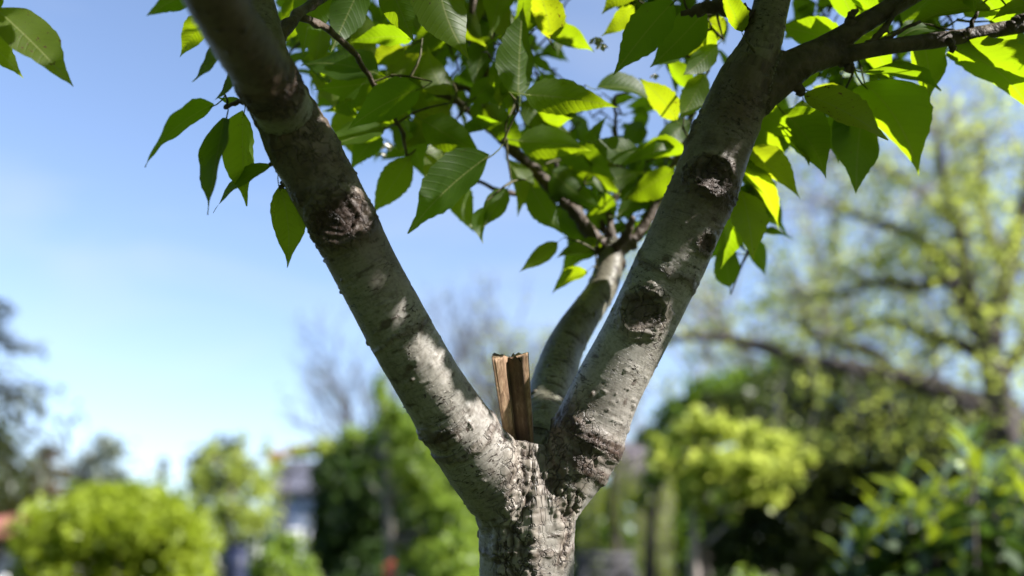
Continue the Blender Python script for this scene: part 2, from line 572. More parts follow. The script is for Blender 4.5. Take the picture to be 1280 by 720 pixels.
# straightened limb coordinates
D = np.stack([seg_dist(V, br) for br in BR])
bid = D.argmin(0)
two = np.sort(D, axis=0)
seamw = 1 - sstep(0.0, 0.012, two[1] - two[0])           # 1 in the creases between two limbs
LC = np.zeros_like(V)
Sarc = np.zeros(nv); Rn = np.zeros(nv); TANG = np.zeros_like(V)
for b, br in enumerate(BR):
    m = bid == b
    P = V[m]
    _, s_, i_, t_ = seg_dist(P, br, True)
    A = br[:, :3]
    tang = np.gradient(A, axis=0); tang /= np.linalg.norm(tang, axis=1)[:, None]
    u = np.zeros_like(A)
    ref = np.array([0, -1.0, 0.2])
    for i in range(len(A)):
        ref = ref - tang[i] * (ref @ tang[i]); ref /= np.linalg.norm(ref); u[i] = ref
    T = tang[i_] * (1 - t_)[:, None] + tang[np.minimum(i_ + 1, len(A) - 1)] * t_[:, None]
    U = u[i_] * (1 - t_)[:, None] + u[np.minimum(i_ + 1, len(A) - 1)] * t_[:, None]
    T /= np.linalg.norm(T, axis=1)[:, None]
    W = np.cross(T, U)
    c = A[i_] * (1 - t_)[:, None] + A[np.minimum(i_ + 1, len(A) - 1)] * t_[:, None]
    q = P - c
    LC[m] = np.stack([(q * U).sum(1), (q * W).sum(1), s_], axis=1)
    Sarc[m] = s_; Rn[m] = br[i_, 3]; TANG[m] = T
    LC[m, 2] += b * 1.7

def pix(px, py):
    """nearest surface point under a pixel of the photograph (used to seat knots and collars)"""
    o = np.array(CAM); dr = np.array(at(px, py, 1.0)) - o; dr /= np.linalg.norm(dr)
    q = V - o; t = q @ dr
    off = np.linalg.norm(q - t[:, None] * dr, axis=1)
    ok = off < 0.004
    if not ok.any():
        return int(off.argmin())
    idx = np.where(ok)[0]
    return int(idx[t[idx].argmin()])

disp = np.zeros(nv); scar = np.zeros(nv); rough = np.zeros(nv); relief = np.full(nv, .5)
isold = bid < 5
# gentle swelling and flattening
disp += .0014 * fbm(LC * np.array([22, 22, 16.0]), 3) * isold
# wrinkles that run round the limb, in patches
wr = fbm(LC * np.array([40, 40, 330.0]), 3)
patch = sstep(-.15, .45, fbm(LC * 14 + 5, 2))
disp += .00034 * wr * (0.35 + patch) * isold
# short raised flakes and lenticels
lt = vnoise(LC * np.array([110, 110, 420.0]) + 9.7)
fl = sstep(.50, .72, lt) * sstep(-.25, .25, fbm(LC * 26 + 2.2, 2))
disp += .0011 * fl * isold
lt2 = vnoise(LC * np.array([75, 75, 260.0]) + 31.1)
pit = sstep(.60, .78, lt2) * isold
disp -= .0009 * pit
scar = np.maximum(scar, .75 * pit)
# tiny buds that show on the silhouette
bud = sstep(.80, .9, vnoise(LC * 95 + 77.7)) * isold
disp += .0016 * bud
scar = np.maximum(scar, .8 * bud)

# knots: (px, py, radius px, depth)
def knot(px, py, rpx, amp=1.0, sx=1.0, dark=1.0):
    i = pix(px, py)
    q = V - V[i]
    r0 = rpx / FPX * 0.95
    al = (q * TANG[i]).sum(1)
    lat = np.linalg.norm(q - al[:, None] * TANG[i], axis=1)
    rr = np.sqrt((lat * sx) ** 2 + al ** 2) / r0
    rr = rr + .22 * fbm(V * 140 + px, 3)
    m = rr < 1.8
    k = np.zeros(nv)
    k += .0042 * np.exp(-((rr - 1.0) / .26) ** 2)                 # rolled rim
    k -= .0038 * (1 - sstep(.3, .85, rr))                          # sunken heart
    k += .0016 * np.sin(rr * 22 + 3 * fbm(V * 90, 2)) * np.exp(-((rr - .8) / .5) ** 2)
    k += .0022 * fbm(V * 420, 3) * np.exp(-((rr - .75) / .45) ** 2)
    global disp, scar, rough, relief
    disp += np.where(m, k * amp, 0)
    s_ = np.where(m, (1 - sstep(.5, 1.25, rr + .25 * fbm(V * 260, 2))) * dark, 0)
    scar = np.maximum(scar, s_)
    ro = np.where(m, (1 - sstep(1.0, 1.5, rr)) * .8, 0)
    rough = np.maximum(rough, ro)

knot(424, 278, 30, .7, .8)
knot(800, 385, 30, .6, 1.0, .85)
knot(893, 213, 24, .7, .8, .9)
knot(888, 306, 15, .5)
knot(345, 140, 26, .5, .5, .55)
knot(845, 158, 16, .5)

# old collars ringing the limbs
def collar(px, py, wid, amp, dark=.8, side=None):
    i = pix(px, py)
    b = bid[i]
    s0 = LC[i, 2]
    m = (bid == b)
    wob = .008 * fbm(V * 38 + px, 2) + .004 * fbm(V * 130, 2)
    x = (LC[:, 2] - s0 + wob) / wid
    env = np.where(m, np.exp(-x ** 2), 0)
    if side is not None:
        env *= sstep(-.2, .5, (Nn @ (np.array(side) / np.linalg.norm(side))))
    global disp, scar, rough
    crk = fbm(LC * np.array([60, 60, 500.0]), 3)
    disp += amp * env * (.75 + .9 * crk)
    scar = np.maximum(scar, dark * env * sstep(-.35, .1, -crk + .15))
    rough = np.maximum(rough, .7 * env)

Lx = (-.9, -.4, -.1)
Rx = (.9, -.4, -.1)
collar(560, 548, .010, .0032, .9, Lx)
collar(585, 572, .004, .0012, .5)
collar(752, 556, .013, .0038, 1.0, (.6, -.8, 0))
collar(735, 590, .008, .002, .9, Rx)
collar(862, 350, .005, .0010, .5)
collar(505, 425, .003, .0006, .3)
collar(420, 300, .007, .0012, .7)
collar(885, 226, .014, .0024, .95, Rx)
collar(400, 232, .006, .0010, .4)
collar(640, 700, .004, .001, .5)

# furrowed, plated bark where the limbs meet, running down the trunk
wp = (trunk, )
pxy = np.empty((nv, 2))
q = V - np.array(CAM)
dd = q @ np.array(FW)
pxy[:, 0] = 640 + (q @ np.array(RT)) / np.maximum(dd, .05) * FPX
pxy[:, 1] = 360 - (q @ np.array(UP)) / np.maximum(dd, .05) * FPX
def ridge(pts, wpx):
    """seat a rough ridge along surface points found once on the bark, distance measured on the real surface"""
    P = np.array([V[pix(*p)] for p in pts])
    best = np.full(nv, 9.0)
    for a, b in zip(P[:-1], P[1:]):
        ba = b - a
        t = np.clip(((V - a) @ ba) / (ba @ ba), 0, 1)
        best = np.minimum(best, np.linalg.norm(V - a - t[:, None] * ba, axis=1))
    return best / (wpx / FPX * .98)
nfw = fbm(V * np.array([45, 45, 22.0]), 3)
ra = ridge([(655, 568), (657, 610), (650, 650), (643, 690), (640, 740)], 26) + .45 * nfw
rb = ridge([(690, 580), (702, 615), (712, 650)], 16) + .4 * nfw
rc = ridge([(740, 560), (728, 610), (714, 665), (708, 700)], 15) + .4 * nfw
wa = np.maximum.reduce([1 - sstep(.5, 1.6, ra), 1 - sstep(.5, 1.6, rb), (1 - sstep(.4, 1.6, rc))])
# everything low on the trunk gets partly rough too
lowz = V[pix(659, 640), 2]
wl = (1 - sstep(lowz - .10, lowz - .02, V[:, 2])) * sstep(-.1, .5, fbm(V * np.array([30, 30, 20.0]) + 8, 3)) * (bid == 0)
wr_ = np.maximum(wa, .5 * wl)
warp = np.stack([fbm(V * 60, 2), fbm(V * 60 + 9, 2), fbm(V * 60 + 21, 2)], 1) * .006
c1 = np.abs(fbm((V + warp) * np.array([85, 85, 26.0]), 3))                      # vertical fissures
c2 = np.abs(fbm((V + warp) * np.array([40, 40, 110.0]) + 4.4, 2))               # cross cracks
plate = sstep(.02, .16, c1) * (.45 + .55 * sstep(.01, .12, c2))
fine = fbm(V * np.array([260, 260, 160.0]), 3)
disp += wr_ * ((plate - .55) * .0025 + .0006 * fine)
# raised lip of the ridge
disp += .0022 * np.exp(-((ra - .75) / .35) ** 2) * (ra < 2)
rough = np.maximum(rough, wr_)
relief = np.where(wr_ > .05, np.clip(plate * .8 + .25 * fine, 0, 1), relief)
# the creases themselves are deep and dark
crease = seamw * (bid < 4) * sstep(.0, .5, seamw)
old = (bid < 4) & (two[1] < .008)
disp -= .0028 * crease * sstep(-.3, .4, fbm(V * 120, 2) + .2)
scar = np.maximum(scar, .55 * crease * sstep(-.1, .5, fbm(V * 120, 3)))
# the dark scaly pocket right of the crotch
i0 = pix(697, 540)
dk = np.linalg.norm((V - V[i0]) * np.array([1, 1, .8]), axis=1) / .034 + .35 * fbm(V * 80, 3)
pk = 1 - sstep(.6, 1.1, dk)
sc_ = vnoise(V * np.array([150, 150, 110.0]) + 3)
disp += pk * (.0010 * sc_ + .0005 * fine)
rough = np.maximum(rough, pk * .9)
relief = np.where(pk > .2, np.clip(.22 + .25 * sc_, 0, 1), relief)
# upper left limb is rough and dark where the near fork leaves it
i0 = pix(352, 122)
dk = np.linalg.norm(V - V[i0], axis=1) / .12 + .4 * fbm(V * 50, 3)
pk = (1 - sstep(.5, 1.1, dk)) * (bid == 1)
disp += pk * .0030 * fbm(V * np.array([110, 110, 80.0]), 3)
rough = np.maximum(rough, pk * .75)
relief = np.where(pk > .2, np.clip(.35 + .5 * fbm(V * 150, 2), 0, 1), relief)
# young forks: smooth with small bumps
yng = bid >= 4
disp += yng * (.0008 * fbm(LC * np.array([50, 50, 40.0]), 3) + .0009 * sstep(.6, .9, vnoise(LC * 85)))

V = V + Nn * disp[:, None]
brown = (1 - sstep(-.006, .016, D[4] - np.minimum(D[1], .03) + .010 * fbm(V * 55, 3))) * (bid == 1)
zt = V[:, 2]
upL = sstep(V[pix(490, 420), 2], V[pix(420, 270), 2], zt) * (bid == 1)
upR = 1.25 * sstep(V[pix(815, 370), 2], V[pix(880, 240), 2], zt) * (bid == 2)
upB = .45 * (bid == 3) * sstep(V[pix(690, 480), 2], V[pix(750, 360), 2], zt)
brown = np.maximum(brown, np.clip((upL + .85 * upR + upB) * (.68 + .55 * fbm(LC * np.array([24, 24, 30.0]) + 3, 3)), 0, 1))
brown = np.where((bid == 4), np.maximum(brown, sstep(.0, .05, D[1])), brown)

# split the one skin into trunk, limbs and forks along the creases (the split is a seam in one surface)
fb = bid[F]
fid = np.where((fb[:, 0] == fb[:, 1]) | (fb[:, 0] == fb[:, 2]), fb[:, 0], fb[:, 1])
me_all = mesh_np("skin", V, F)
vn = np.empty(nv * 3, dtype=np.float32)
me_all.vertex_normals.foreach_get("vector", vn)
vn = vn.reshape(-1, 3)
bpy.data.meshes.remove(me_all)
LIMBOBJ = []
for b in range(NSPEC):
    Fm = F[fid == b]
    used, inv = np.unique(Fm, return_inverse=True)
    me = mesh_np(BRNAMES[b], V[used] - TL, inv.reshape(-1, 4))
    me.normals_split_custom_set_from_vertices([tuple(x) for x in vn[used]])
    a = me.attributes.new("bark_co", 'FLOAT_VECTOR', 'POINT'); a.data.foreach_set("vector", LC[used].astype(np.float32).ravel())
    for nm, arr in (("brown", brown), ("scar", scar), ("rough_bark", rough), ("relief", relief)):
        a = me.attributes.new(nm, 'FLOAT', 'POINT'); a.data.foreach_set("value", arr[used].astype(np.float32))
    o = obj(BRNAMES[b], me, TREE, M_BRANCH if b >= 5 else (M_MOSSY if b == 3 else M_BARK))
    LIMBOBJ.append(o)
LIMBOBJ[1]["label"] = "thick left limb with a brown knot, leaning left"
LIMBOBJ[2]["label"] = "thick right limb with two rough knots, leaning right"
LIMBOBJ[3]["label"] = "thinner back limb behind the fork"
LIMBOBJ[4]["label"] = "smooth brown near branch out of focus at the top"

lt_ = MB()
lt_.tube([Vector(p[:3]) for p in lowtube], lowtube[:, 3], 28, seed=3, rough=.05)
lo = lt_.build("trunk_base", M_BARK, TREE, True)
lv = np.empty(len(lo.data.vertices) * 3, dtype=np.float32); lo.data.vertices.foreach_get("co", lv)
a = lo.data.attributes.new("bark_co", 'FLOAT_VECTOR', 'POINT'); a.data.foreach_set("vector", lv)
# ---- thinner branches
NODES = []          # (position, radius) along all wood, for attaching twigs
for b in range(1, NSPEC):
    for i in range(0, len(BR[b]), 2):
        p = BR[b][i]
        if p[2] > 1.5:
            NODES.append((Vector(p[:3]), float(p[3])))

def branch(rows, name="branch", n=5, sides=9, nodes=True, seed=0):
    sp = spec(rows, n)
    r_ = random.Random(int(rows[0][0]) + seed)
    m = MB()
    pts = [Vector(p[:3]) + Vector((r_.uniform(-1, 1), r_.uniform(-1, 1), r_.uniform(-1, 1))) * .0014 for p in sp]
    rad = [p[3] * (1 + .12 * r_.uniform(-1, 1) + (.30 if i % 6 == 3 else 0)) for i, p in enumerate(sp)]
    m.tube(pts, rad, sides, seed=7, rough=.15)
    o = m.build(name, M_BRANCH, TREE, True)
    if nodes:
        for p, r in zip(pts, rad):
            NODES.append((p, r))
    return o

branch([(291, -64, .93, 30), (280, -150, .96, 26), (270, -260, 1.0, 20), (300, -400, 1.05, 13), (330, -560, 1.1, 6)], sides=12)
branch([(280, -150, .96, 10), (190, -190, .94, 8), (80, -150, .90, 6), (0, -60, .875, 4.5), (-40, -10, .865, 3), (-70, 20, .86, 2)])
branch([(980, -64, 1.004, 19), (1000, -160, 1.0, 17), (1010, -280, .96, 13), (1000, -420, .95, 8)], sides=12)
branch([(229, -84, .622, 36), (180, -190, .57, 32), (120, -330, .52, 26), (60, -500, .46, 16)], sides=12)
branch([(1175, -27, 1.038, 11), (1260, -90, 1.06, 9), (1380, -200, 1.08, 6)])
branch([(1314, 23, 1.045, 9), (1400, 0, 1.06, 8), (1520, -60, 1.08, 5)])
branch([(768, 335, 1.245, 15), (760, 318, 1.255, 13.5), (747, 303, 1.26, 10.5), (717, 266, 1.27, 8), (690, 237, 1.27, 7.2), (652, 198, 1.27, 7), (627, 172, 1.26, 7), (606, 146, 1.25, 6.5),
        (602, 108, 1.24, 5.5), (592, 60, 1.22, 5), (590, 0, 1.2, 4.4), (578, -70, 1.2, 3.5), (560, -160, 1.18, 2.5)])
branch([(626, 172, 1.26, 5), (600, 150, 1.25, 5), (573, 130, 1.24, 4.4), (548, 117, 1.23, 3.8), (520, 110, 1.22, 3)])
branch([(604, 125, 1.25, 4), (588, 113, 1.25, 3.8), (566, 106, 1.25, 3.2), (545, 92, 1.25, 2.6)])
branch([(590, 45, 1.22, 4), (578, 30, 1.21, 3.4), (566, 8, 1.2, 3), (556, -40, 1.2, 2.5)])
branch([(603, 118, 1.25, 4), (608, 85, 1.24, 3.2), (614, 50, 1.22, 2.6), (630, 22, 1.2, 2)])
branch([(690, 250, 1.27, 4), (668, 246, 1.27, 3.4), (630, 240, 1.26, 3), (594, 226, 1.25, 2.4)])
branch([(740, 292, 1.26, 4), (724, 262, 1.27, 3.4), (706, 228, 1.28, 2.8), (694, 205, 1.28, 2.2)])
branch([(622, 168, 1.26, 4.5), (634, 150, 1.26, 3.5), (644, 138, 1.26, 3), (646, 108, 1.25, 2.4)])
branch([(764, 328, 1.25, 12), (774, 312, 1.255, 10), (792, 300, 1.27, 7.5), (812, 270, 1.28, 6), (834, 228, 1.29, 5), (852, 180, 1.29, 4.4), (868, 130, 1.28, 4), (880, 60, 1.25, 3.4), (885, -30, 1.2, 3)])
branch([(768, 306, 1.255, 7), (762, 280, 1.27, 5), (765, 255, 1.28, 4), (775, 220, 1.3, 3.4), (770, 180, 1.3, 2.6), (768, 120, 1.3, 2)])
branch([(772, 308, 1.24, 6), (786, 286, 1.22, 5), (792, 272, 1.2, 2.8)])
branch([(766, 306, 1.27, 6), (756, 288, 1.28, 5), (752, 276, 1.28, 3)])
branch([(938, 26, 1.000, 14), (915, 12, 1.000, 11), (893, 8, 1.000, 9), (872, 14, 1.000, 7), (850, 16, 1.000, 3)])
branch([(918, 10, 1.000, 8), (908, -10, 1.000, 7), (890, -60, 1.000, 6), (860, -140, .92, 4)])
branch([(982, 98, 1.000, 9), (994, 106, 1.000, 7), (1003, 117, 1.000, 5)])
branch([(1046, 72, 1.011, 8), (1060, 80, 1.009, 7), (1064, 87, 1.005, 5.5)])
branch([(1085, 62, 1.012, 7), (1092, 50, 1.012, 5), (1108, 30, 1.013, 3.6), (1128, 0, 1.015, 3), (1150, -40, 1.015, 2.4)])
branch([(1096, 55, 1.013, 3.4), (1118, 42, 1.013, 2.4), (1150, 28, 1.015, 1.8)])
branch([(1056, 42, 1.008, 8), (1064, 22, 1.007, 5), (1068, 14, 1.006, 4)])
branch([(1186, 50, 1.015, 5), (1190, 58, 1.014, 4.4), (1191, 64, 1.014, 3)])
branch([(1205, 44, 1.018, 4), (1212, 36, 1.019, 3.4), (1222, 14, 1.020, 1.8)])
branch([(1262, 34, 1.016, 8), (1276, 24, 1.014, 6), (1284, 20, 1.011, 4)])
branch([(332, 128, .885, 6), (318, 126, .885, 4.6), (300, 128, .882, 3.4), (282, 134, .88, 2.6)])
branch([(352, 205, .89, 5), (344, 203, .89, 3.4), (338, 206, .89, 2.4)])
branch([(362, 226, .89, 5), (356, 228, .89, 3.6), (351, 233, .89, 2.4)])
branch([(300, 88, .80, 5), (290, 80, .80, 3.4), (284, 76, .80, 2.4)])
branch([(430, 40, 1.15, 5), (420, 12, 1.14, 4.4), (425, -30, 1.12, 4), (440, -90, 1.1, 3.4), (430, 90, 1.16, 4), (470, 128, 1.18, 3.4), (505, 160, 1.2, 3)][:4])
branch([(340, 60, .90, 9), (372, 20, .94, 7), (400, 0, .98, 6), (430, -20, 1.02, 5), (480, -60, 1.05, 4)])
branch([(372, 20, .94, 5), (410, 36, .99, 4.4), (445, 70, 1.04, 3.8), (470, 110, 1.08, 3.2), (500, 160, 1.12, 2.4), (508, 195, 1.13, 1.8)])

# ================================================================== leaves
def leaf_mesh(k):
    r_ = random.Random(100 + k)
    X = [0, .03, .07, .11, .15, .20, .25, .30, .35, .40, .45, .50, .55, .60, .65, .70, .75, .80, .85, .89, .93, .96, 1.0]
    wx = [0, .05, .12, .2, .3, .4, .5, .6, .7, .8, .88, .94, 1]
    wy = [.012, .11, .185, .232, .260, .262, .243, .205, .150, .085, .040, .018, 0.002]
    fold = r_.uniform(.12, .42)
    droop = r_.uniform(-.04, .14)
    twist = r_.uniform(-.35, .35)
    wave = r_.uniform(.004, .014); wp_ = r_.uniform(0, 6)
    side = r_.uniform(-.035, .035)
    cols = [-1, -.55, 0, .55, 1]
    v, uv = [], []
    slim = r_.uniform(.82, 1.0)
    for i, x in enumerate(X):
        W = float(np.interp(x, wx, wy)) * slim * (1 + .05 * r_.uniform(-1, 1))
        tooth = .0045 if (i % 2 and .05 < x < .92) else -.002
        for c in cols:
            y = c * (W + (tooth if abs(c) == 1 and W > .03 else 0))
            z = abs(y) * math.tan(fold) * .8 - droop * 4 * x * (1 - x) * -1
            z += wave * math.sin(x * 17 + wp_ + (1.7 if c > 0 else 0)) * abs(c)
            z -= (.06 * (x ** 3)) * 1.0
            a = twist * x
            yy, zz = y * math.cos(a) - z * math.sin(a) * .4, z * math.cos(a) + y * math.sin(a)
            v.append((x, yy + side * math.sin(math.pi * x), zz))
            uv.append((x, y))
    f = []
    nc = len(cols)
    for i in range(len(X) - 1):
        for j in range(nc - 1):
            f.append([i * nc + j, (i + 1) * nc + j, (i + 1) * nc + j + 1, i * nc + j + 1])
    # petiole: a thin curved stalk
    PL = .17
    st = len(v)
    for i in range(4):
        x = -PL + (PL + .06) * i / 3
        z = -.025 * (i / 3) * (1 - i / 3) * 4 - .004
        for a in range(4):
            v.append((x, .0075 * math.cos(a * math.pi / 2), z + .0075 * math.sin(a * math.pi / 2)))
            uv.append((0.0, 0.0))
    for i in range(3):
        for a in range(4):
            f.append([st + i * 4 + a, st + i * 4 + (a + 1) % 4, st + (i + 1) * 4 + (a + 1) % 4, st + (i + 1) * 4 + a])
    me = mesh_np("leaf", v, f)
    ul = me.uv_layers.new(name="leaf_uv")
    U = np.array(uv, dtype=np.float32)
    ul.data.foreach_set("uv", U[np.array(f).ravel()].ravel())
    me.materials.append(M_LEAF)
    return me
LM = [leaf_mesh(k) for k in range(10)]
LEAVES = []          # (matrix, mesh, centre, shade flag)
FULLW = .52

def add_leaf(base, tip, wvis=None, roll=None, flag='S', up=True, mesh=None):
    ax = tip - base
    L = ax.length
    a = ax.normalized()
    view = (CAM - (base + tip) * .5)
    if roll is None:
        k = random.uniform(.92, 1.12)
        d_ = ((base + tip) * .5 - CAM).dot(FW)
        frac = (wvis / FPX * d_) / (L * FULLW) if wvis else .9
        if frac > 1:
            k = min(1.35, frac); frac = 1
        elif frac > .8:
            k = max(.8, frac); frac = 1
        if flag == 'L' and frac <= 1:
            k = max(k, 1.32 * frac)
        roll = math.acos(max(.12, min(1, frac / max(k, .01))))
        v_ = (view - a * view.dot(a)).normalized()
        n1, n2 = Quaternion(a, roll) @ v_, Quaternion(a, -roll) @ v_
        s1, s2 = abs(n1.dot(SUN)), abs(n2.dot(SUN))
        if (s2 > s1) == (flag != 'S'):
            roll = -roll
        roll += random.uniform(-.1, .1)
        ref = view
    else:
        k = random.uniform(.85, 1.05)
        ref = Vector((0, 0, 1))
    n = (ref - a * ref.dot(a)).normalized()
    n = Quaternion(a, roll) @ n
    if up and n.z < 0:
        n = -n
    y = n.cross(a)
    M = Matrix(((a.x * L, y.x * L * k, n.x * L, base.x), (a.y * L, y.y * L * k, n.y * L, base.y), (a.z * L, y.z * L * k, n.z * L, base.z), (0, 0, 0, 1)))
    LEAVES.append((M, mesh or random.choice(LM), (base + tip) * .5, flag, L, a, n))
    return M

H = [  # base x,y  tip x,y  depth  visible width px  flag (S shaded, L sunlit, P part lit)
 (-8, 8, 92, 102, .86, 54, 'P'), (-40, 30, 30, 98, .85, 42, 'S'), (-20, 15, 8, -6, .86, 20, 'S'),
 (262, -22, 180, 18, .84, 36, 'S'), (252, 20, 226, 70, .86, 31, 'P'), (271, 52, 243, 104, .84, 20, 'S'), (290, 84, 268, 128, .86, 15, 'S'),
 (267, 130, 176, 205, .88, 27, 'S'), (280, 147, 253, 266, .88, 37, 'S'), (304, 138, 304, 258, .90, 46, 'P'), (338, 206, 263, 263, .90, 27, 'P'),
 (350, 233, 362, 334, .89, 42, 'S'), (300, 128, 272, 122, .9, 14, 'S'),
 # dark mass left of centre
 (400, -30, 378, 72, 1.06, 55, 'S'), (455, -25, 412, 66, 1.04, 55, 'S'), (380, -10, 350, 60, 1.08, 45, 'S'), (438, 10, 470, 92, 1.14, 48, 'S'), (472, 92, 374, 76, 1.08, 46, 'S'),
 (515, 48, 438, 50, 1.08, 26, 'P'), (486, 100, 392, 112, 1.10, 44, 'S'), (545, -50, 584, 76, .93, 74, 'S'),
 (480, -40, 520, 56, .98, 54, 'S'), (562, 118, 533, 58, 1.12, 44, 'S'), (505, 60, 455, 82, 1.16, 32, 'P'), (525, 110, 432, 160, 1.06, 62, 'S'), (430, 112, 520, 150, 1.16, 45, 'S'),
 (480, 160, 392, 188, 1.12, 36, 'S'), (528, 150, 606, 198, 1.14, 46, 'S'), (475, 168, 436, 212, 1.16, 42, 'S'), (512, 198, 464, 268, 1.14, 42, 'P'),
 (612, 194, 505, 290, 1.10, 62, 'S'), (560, 170, 530, 250, 1.18, 44, 'S'), (572, 224, 592, 293, 1.2, 40, 'P'), (634, 236, 602, 286, 1.16, 34, 'S'), (608, 258, 602, 305, 1.14, 17, 'S'), (634, 198, 650, 268, 1.26, 27, 'P'),
 (548, 100, 470, 130, 1.2, 40, 'S'), (560, 130, 500, 190, 1.22, 44, 'S'), (500, 150, 540, 232, 1.22, 40, 'P'), (420, 140, 452, 205, 1.2, 38, 'S'), (395, 60, 420, 140, 1.18, 45, 'S'),
 (560, 20, 500, 70, 1.15, 46, 'S'), (530, 60, 480, 120, 1.2, 44, 'P'), (548, -10, 610, 60, 1.2, 46, 'P'),
 # centre top
 (648, 120, 650, 4, 1.10, 72, 'P'), (690, 50, 668, -30, 1.12, 50, 'P'), (640, 60, 632, -10, 1.16, 44, 'S'), (690, -40, 640, 60, 1.14, 60, 'P'), (640, -40, 612, 46, 1.12, 56, 'S'), (610, 46, 592, 112, 1.2, 40, 'S'), (682, 38, 744, 63, 1.16, 25, 'P'), (690, 10, 700, 72, 1.22, 26, 'P'),
 (656, 118, 772, 133, 1.08, 54, 'P'), (652, 128, 712, 168, 1.18, 42, 'P'), (664, 152, 718, 146, 1.2, 34, 'P'), (648, 176, 738, 188, 1.16, 46, 'P'), (746, 110, 826, 133, 1.2, 22, 'P'),
 (738, 208, 758, 142, 1.22, 27, 'P'), (800, 192, 733, 176, 1.2, 42, 'S'), (700, 188, 772, 226, 1.2, 48, 'S'), (600, 130, 660, 190, 1.24, 42, 'P'), (640, 70, 600, 130, 1.24, 40, 'S'),
 (842, 2, 765, 93, 1.0, 64, 'S'), (882, 14, 812, 86, 1.06, 50, 'S'), (897, 56, 852, 96, 1.1, 34, 'P'), (884, 30, 892, 80, 1.12, 24, 'L'), (846, 150, 800, 96, 1.16, 46, 'P'),
 (882, 92, 848, 152, 1.14, 40, 'S'), (800, -16, 752, 16, 1.1, 30, 'L'), (792, 8, 752, 46, 1.12, 30, 'P'), (862, 150, 812, 196, 1.2, 34, 'P'), (858, 188, 786, 202, 1.18, 28, 'P'), (842, 214, 776, 254, 1.22, 46, 'S'),
 (905, 22, 862, 70, 1.12, 34, 'S'), (928, 40, 902, -20, .945, 26, 'P'), (850, 70, 812, 82, 1.12, 26, 'S'), (862, 110, 832, 70, 1.18, 30, 'P'),
 # lower centre
 (664, 234, 702, 293, 1.18, 38, 'P'), (697, 303, 649, 341, 1.2, 26, 'P'), (736, 314, 693, 322, 1.22, 15, 'S'), (733, 338, 688, 367, 1.2, 22, 'S'), (742, 343, 720, 388, 1.22, 20, 'P'), (750, 300, 712, 330, 1.24, 30, 'S'),
 (690, 214, 752, 262, 1.24, 46, 'S'), (712, 206, 776, 242, 1.26, 42, 'S'), (742, 228, 806, 216, 1.26, 40, 'S'), (766, 246, 718, 292, 1.26, 40, 'S'), (772, 268, 836, 252, 1.26, 30, 'S'), (684, 206, 646, 262, 1.28, 36, 'P'),
 (802, 262, 846, 206, 1.3, 34, 'S'), (700, 262, 738, 310, 1.3, 34, 'S'), (728, 300, 700, 345, 1.3, 26, 'S'), (752, 205, 810, 190, 1.3, 36, 'S'), (660, 190, 706, 234, 1.3, 40, 'S'), (790, 300, 820, 262, 1.3, 24, 'S'),
 # right: sun through the blades
 (1052, 56, 972, 30, 1.02, 62, 'L'), (1066, 26, 1034, -22, 1.04, 34, 'L'), (1014, 76, 996, 118, 1.04, 46, 'L'), (1004, 117, 1112, 171, .93, 44, 'S'), (1080, 104, 1152, 214, .97, 62, 'L'),
 (1080, 128, 1066, 244, 1.02, 54, 'L'), (1003, 125, 1010, 208, 1.0, 46, 'S'), (1044, 140, 1048, 204, 1.0, 34, 'S'), (978, 138, 1036, 222, 1.06, 50, 'L'), (942, 140, 1004, 178, 1.1, 32, 'L'), (950, 118, 988, 98, 1.1, 28, 'L'),
 (1238, 11, 1124, 38, .93, 31, 'S'), (1290, 6, 1238, 24, .92, 20, 'S'), (1150, 44, 1162, 128, 1.0, 62, 'L'), (1082, 88, 1177, 106, .96, 26, 'S'), (1192, 58, 1292, 134, .96, 70, 'L'), (1246, 36, 1300, 96, 1.0, 52, 'L'),
 (1130, 30, 1186, -22, 1.0, 46, 'L'), (1206, 20, 1262, -8, 1.0, 40, 'L'), (1076, 14, 1112, 56, 1.02, 36, 'L'), (1092, 50, 1044, 62, 1.0, 27, 'P'), (1094, 14, 1060, -14, 1.02, 30, 'L'), (1166, 38, 1116, 52, .98, 18, 'L'),
 (1256, 30, 1216, -20, 1.0, 36, 'L'), (1018, 108, 1060, 150, 1.08, 36, 'L'), (1080, 40, 1118, 100, 1.04, 36, 'L'),
 (930, 188, 1002, 246, 1.1, 37, 'L'), (922, 200, 977, 284, 1.12, 33, 'L'), (926, 238, 944, 326, 1.12, 40, 'L'), (906, 246, 905, 336, 1.12, 34, 'P'), (892, 288, 880, 332, 1.14, 20, 'P'), (958, 150, 938, 214, 1.14, 34, 'L'), (948, 166, 988, 218, 1.16, 36, 'L'), (918, 262, 938, 302, 1.18, 28, 'P'),
]
for (x0, y0, x1, y1, d, wv, fl_) in H:
    if x0 > 995:
        d += .075
    elif fl_ == 'S' and x0 > 370 and random.random() < .45:
        fl_ = 'P'
    dz = random.uniform(-.05, .05)
    L2 = math.hypot(x1 - x0, y1 - y0) / FPX * d
    add_leaf(at(x0, y0, d), at(x1, y1, d + dz * min(1, L2 / .08)), wv, None, fl_)

# fill leaves deeper in the crown, hanging near the wood
def inpoly(x, y, P):
    c = False
    for i in range(len(P)):
        (x1, y1), (x2, y2) = P[i], P[i - 1]
        if (y1 > y) != (y2 > y) and x < (x2 - x1) * (y - y1) / (y2 - y1) + x1:
            c = not c
    return c
#FILLGONE

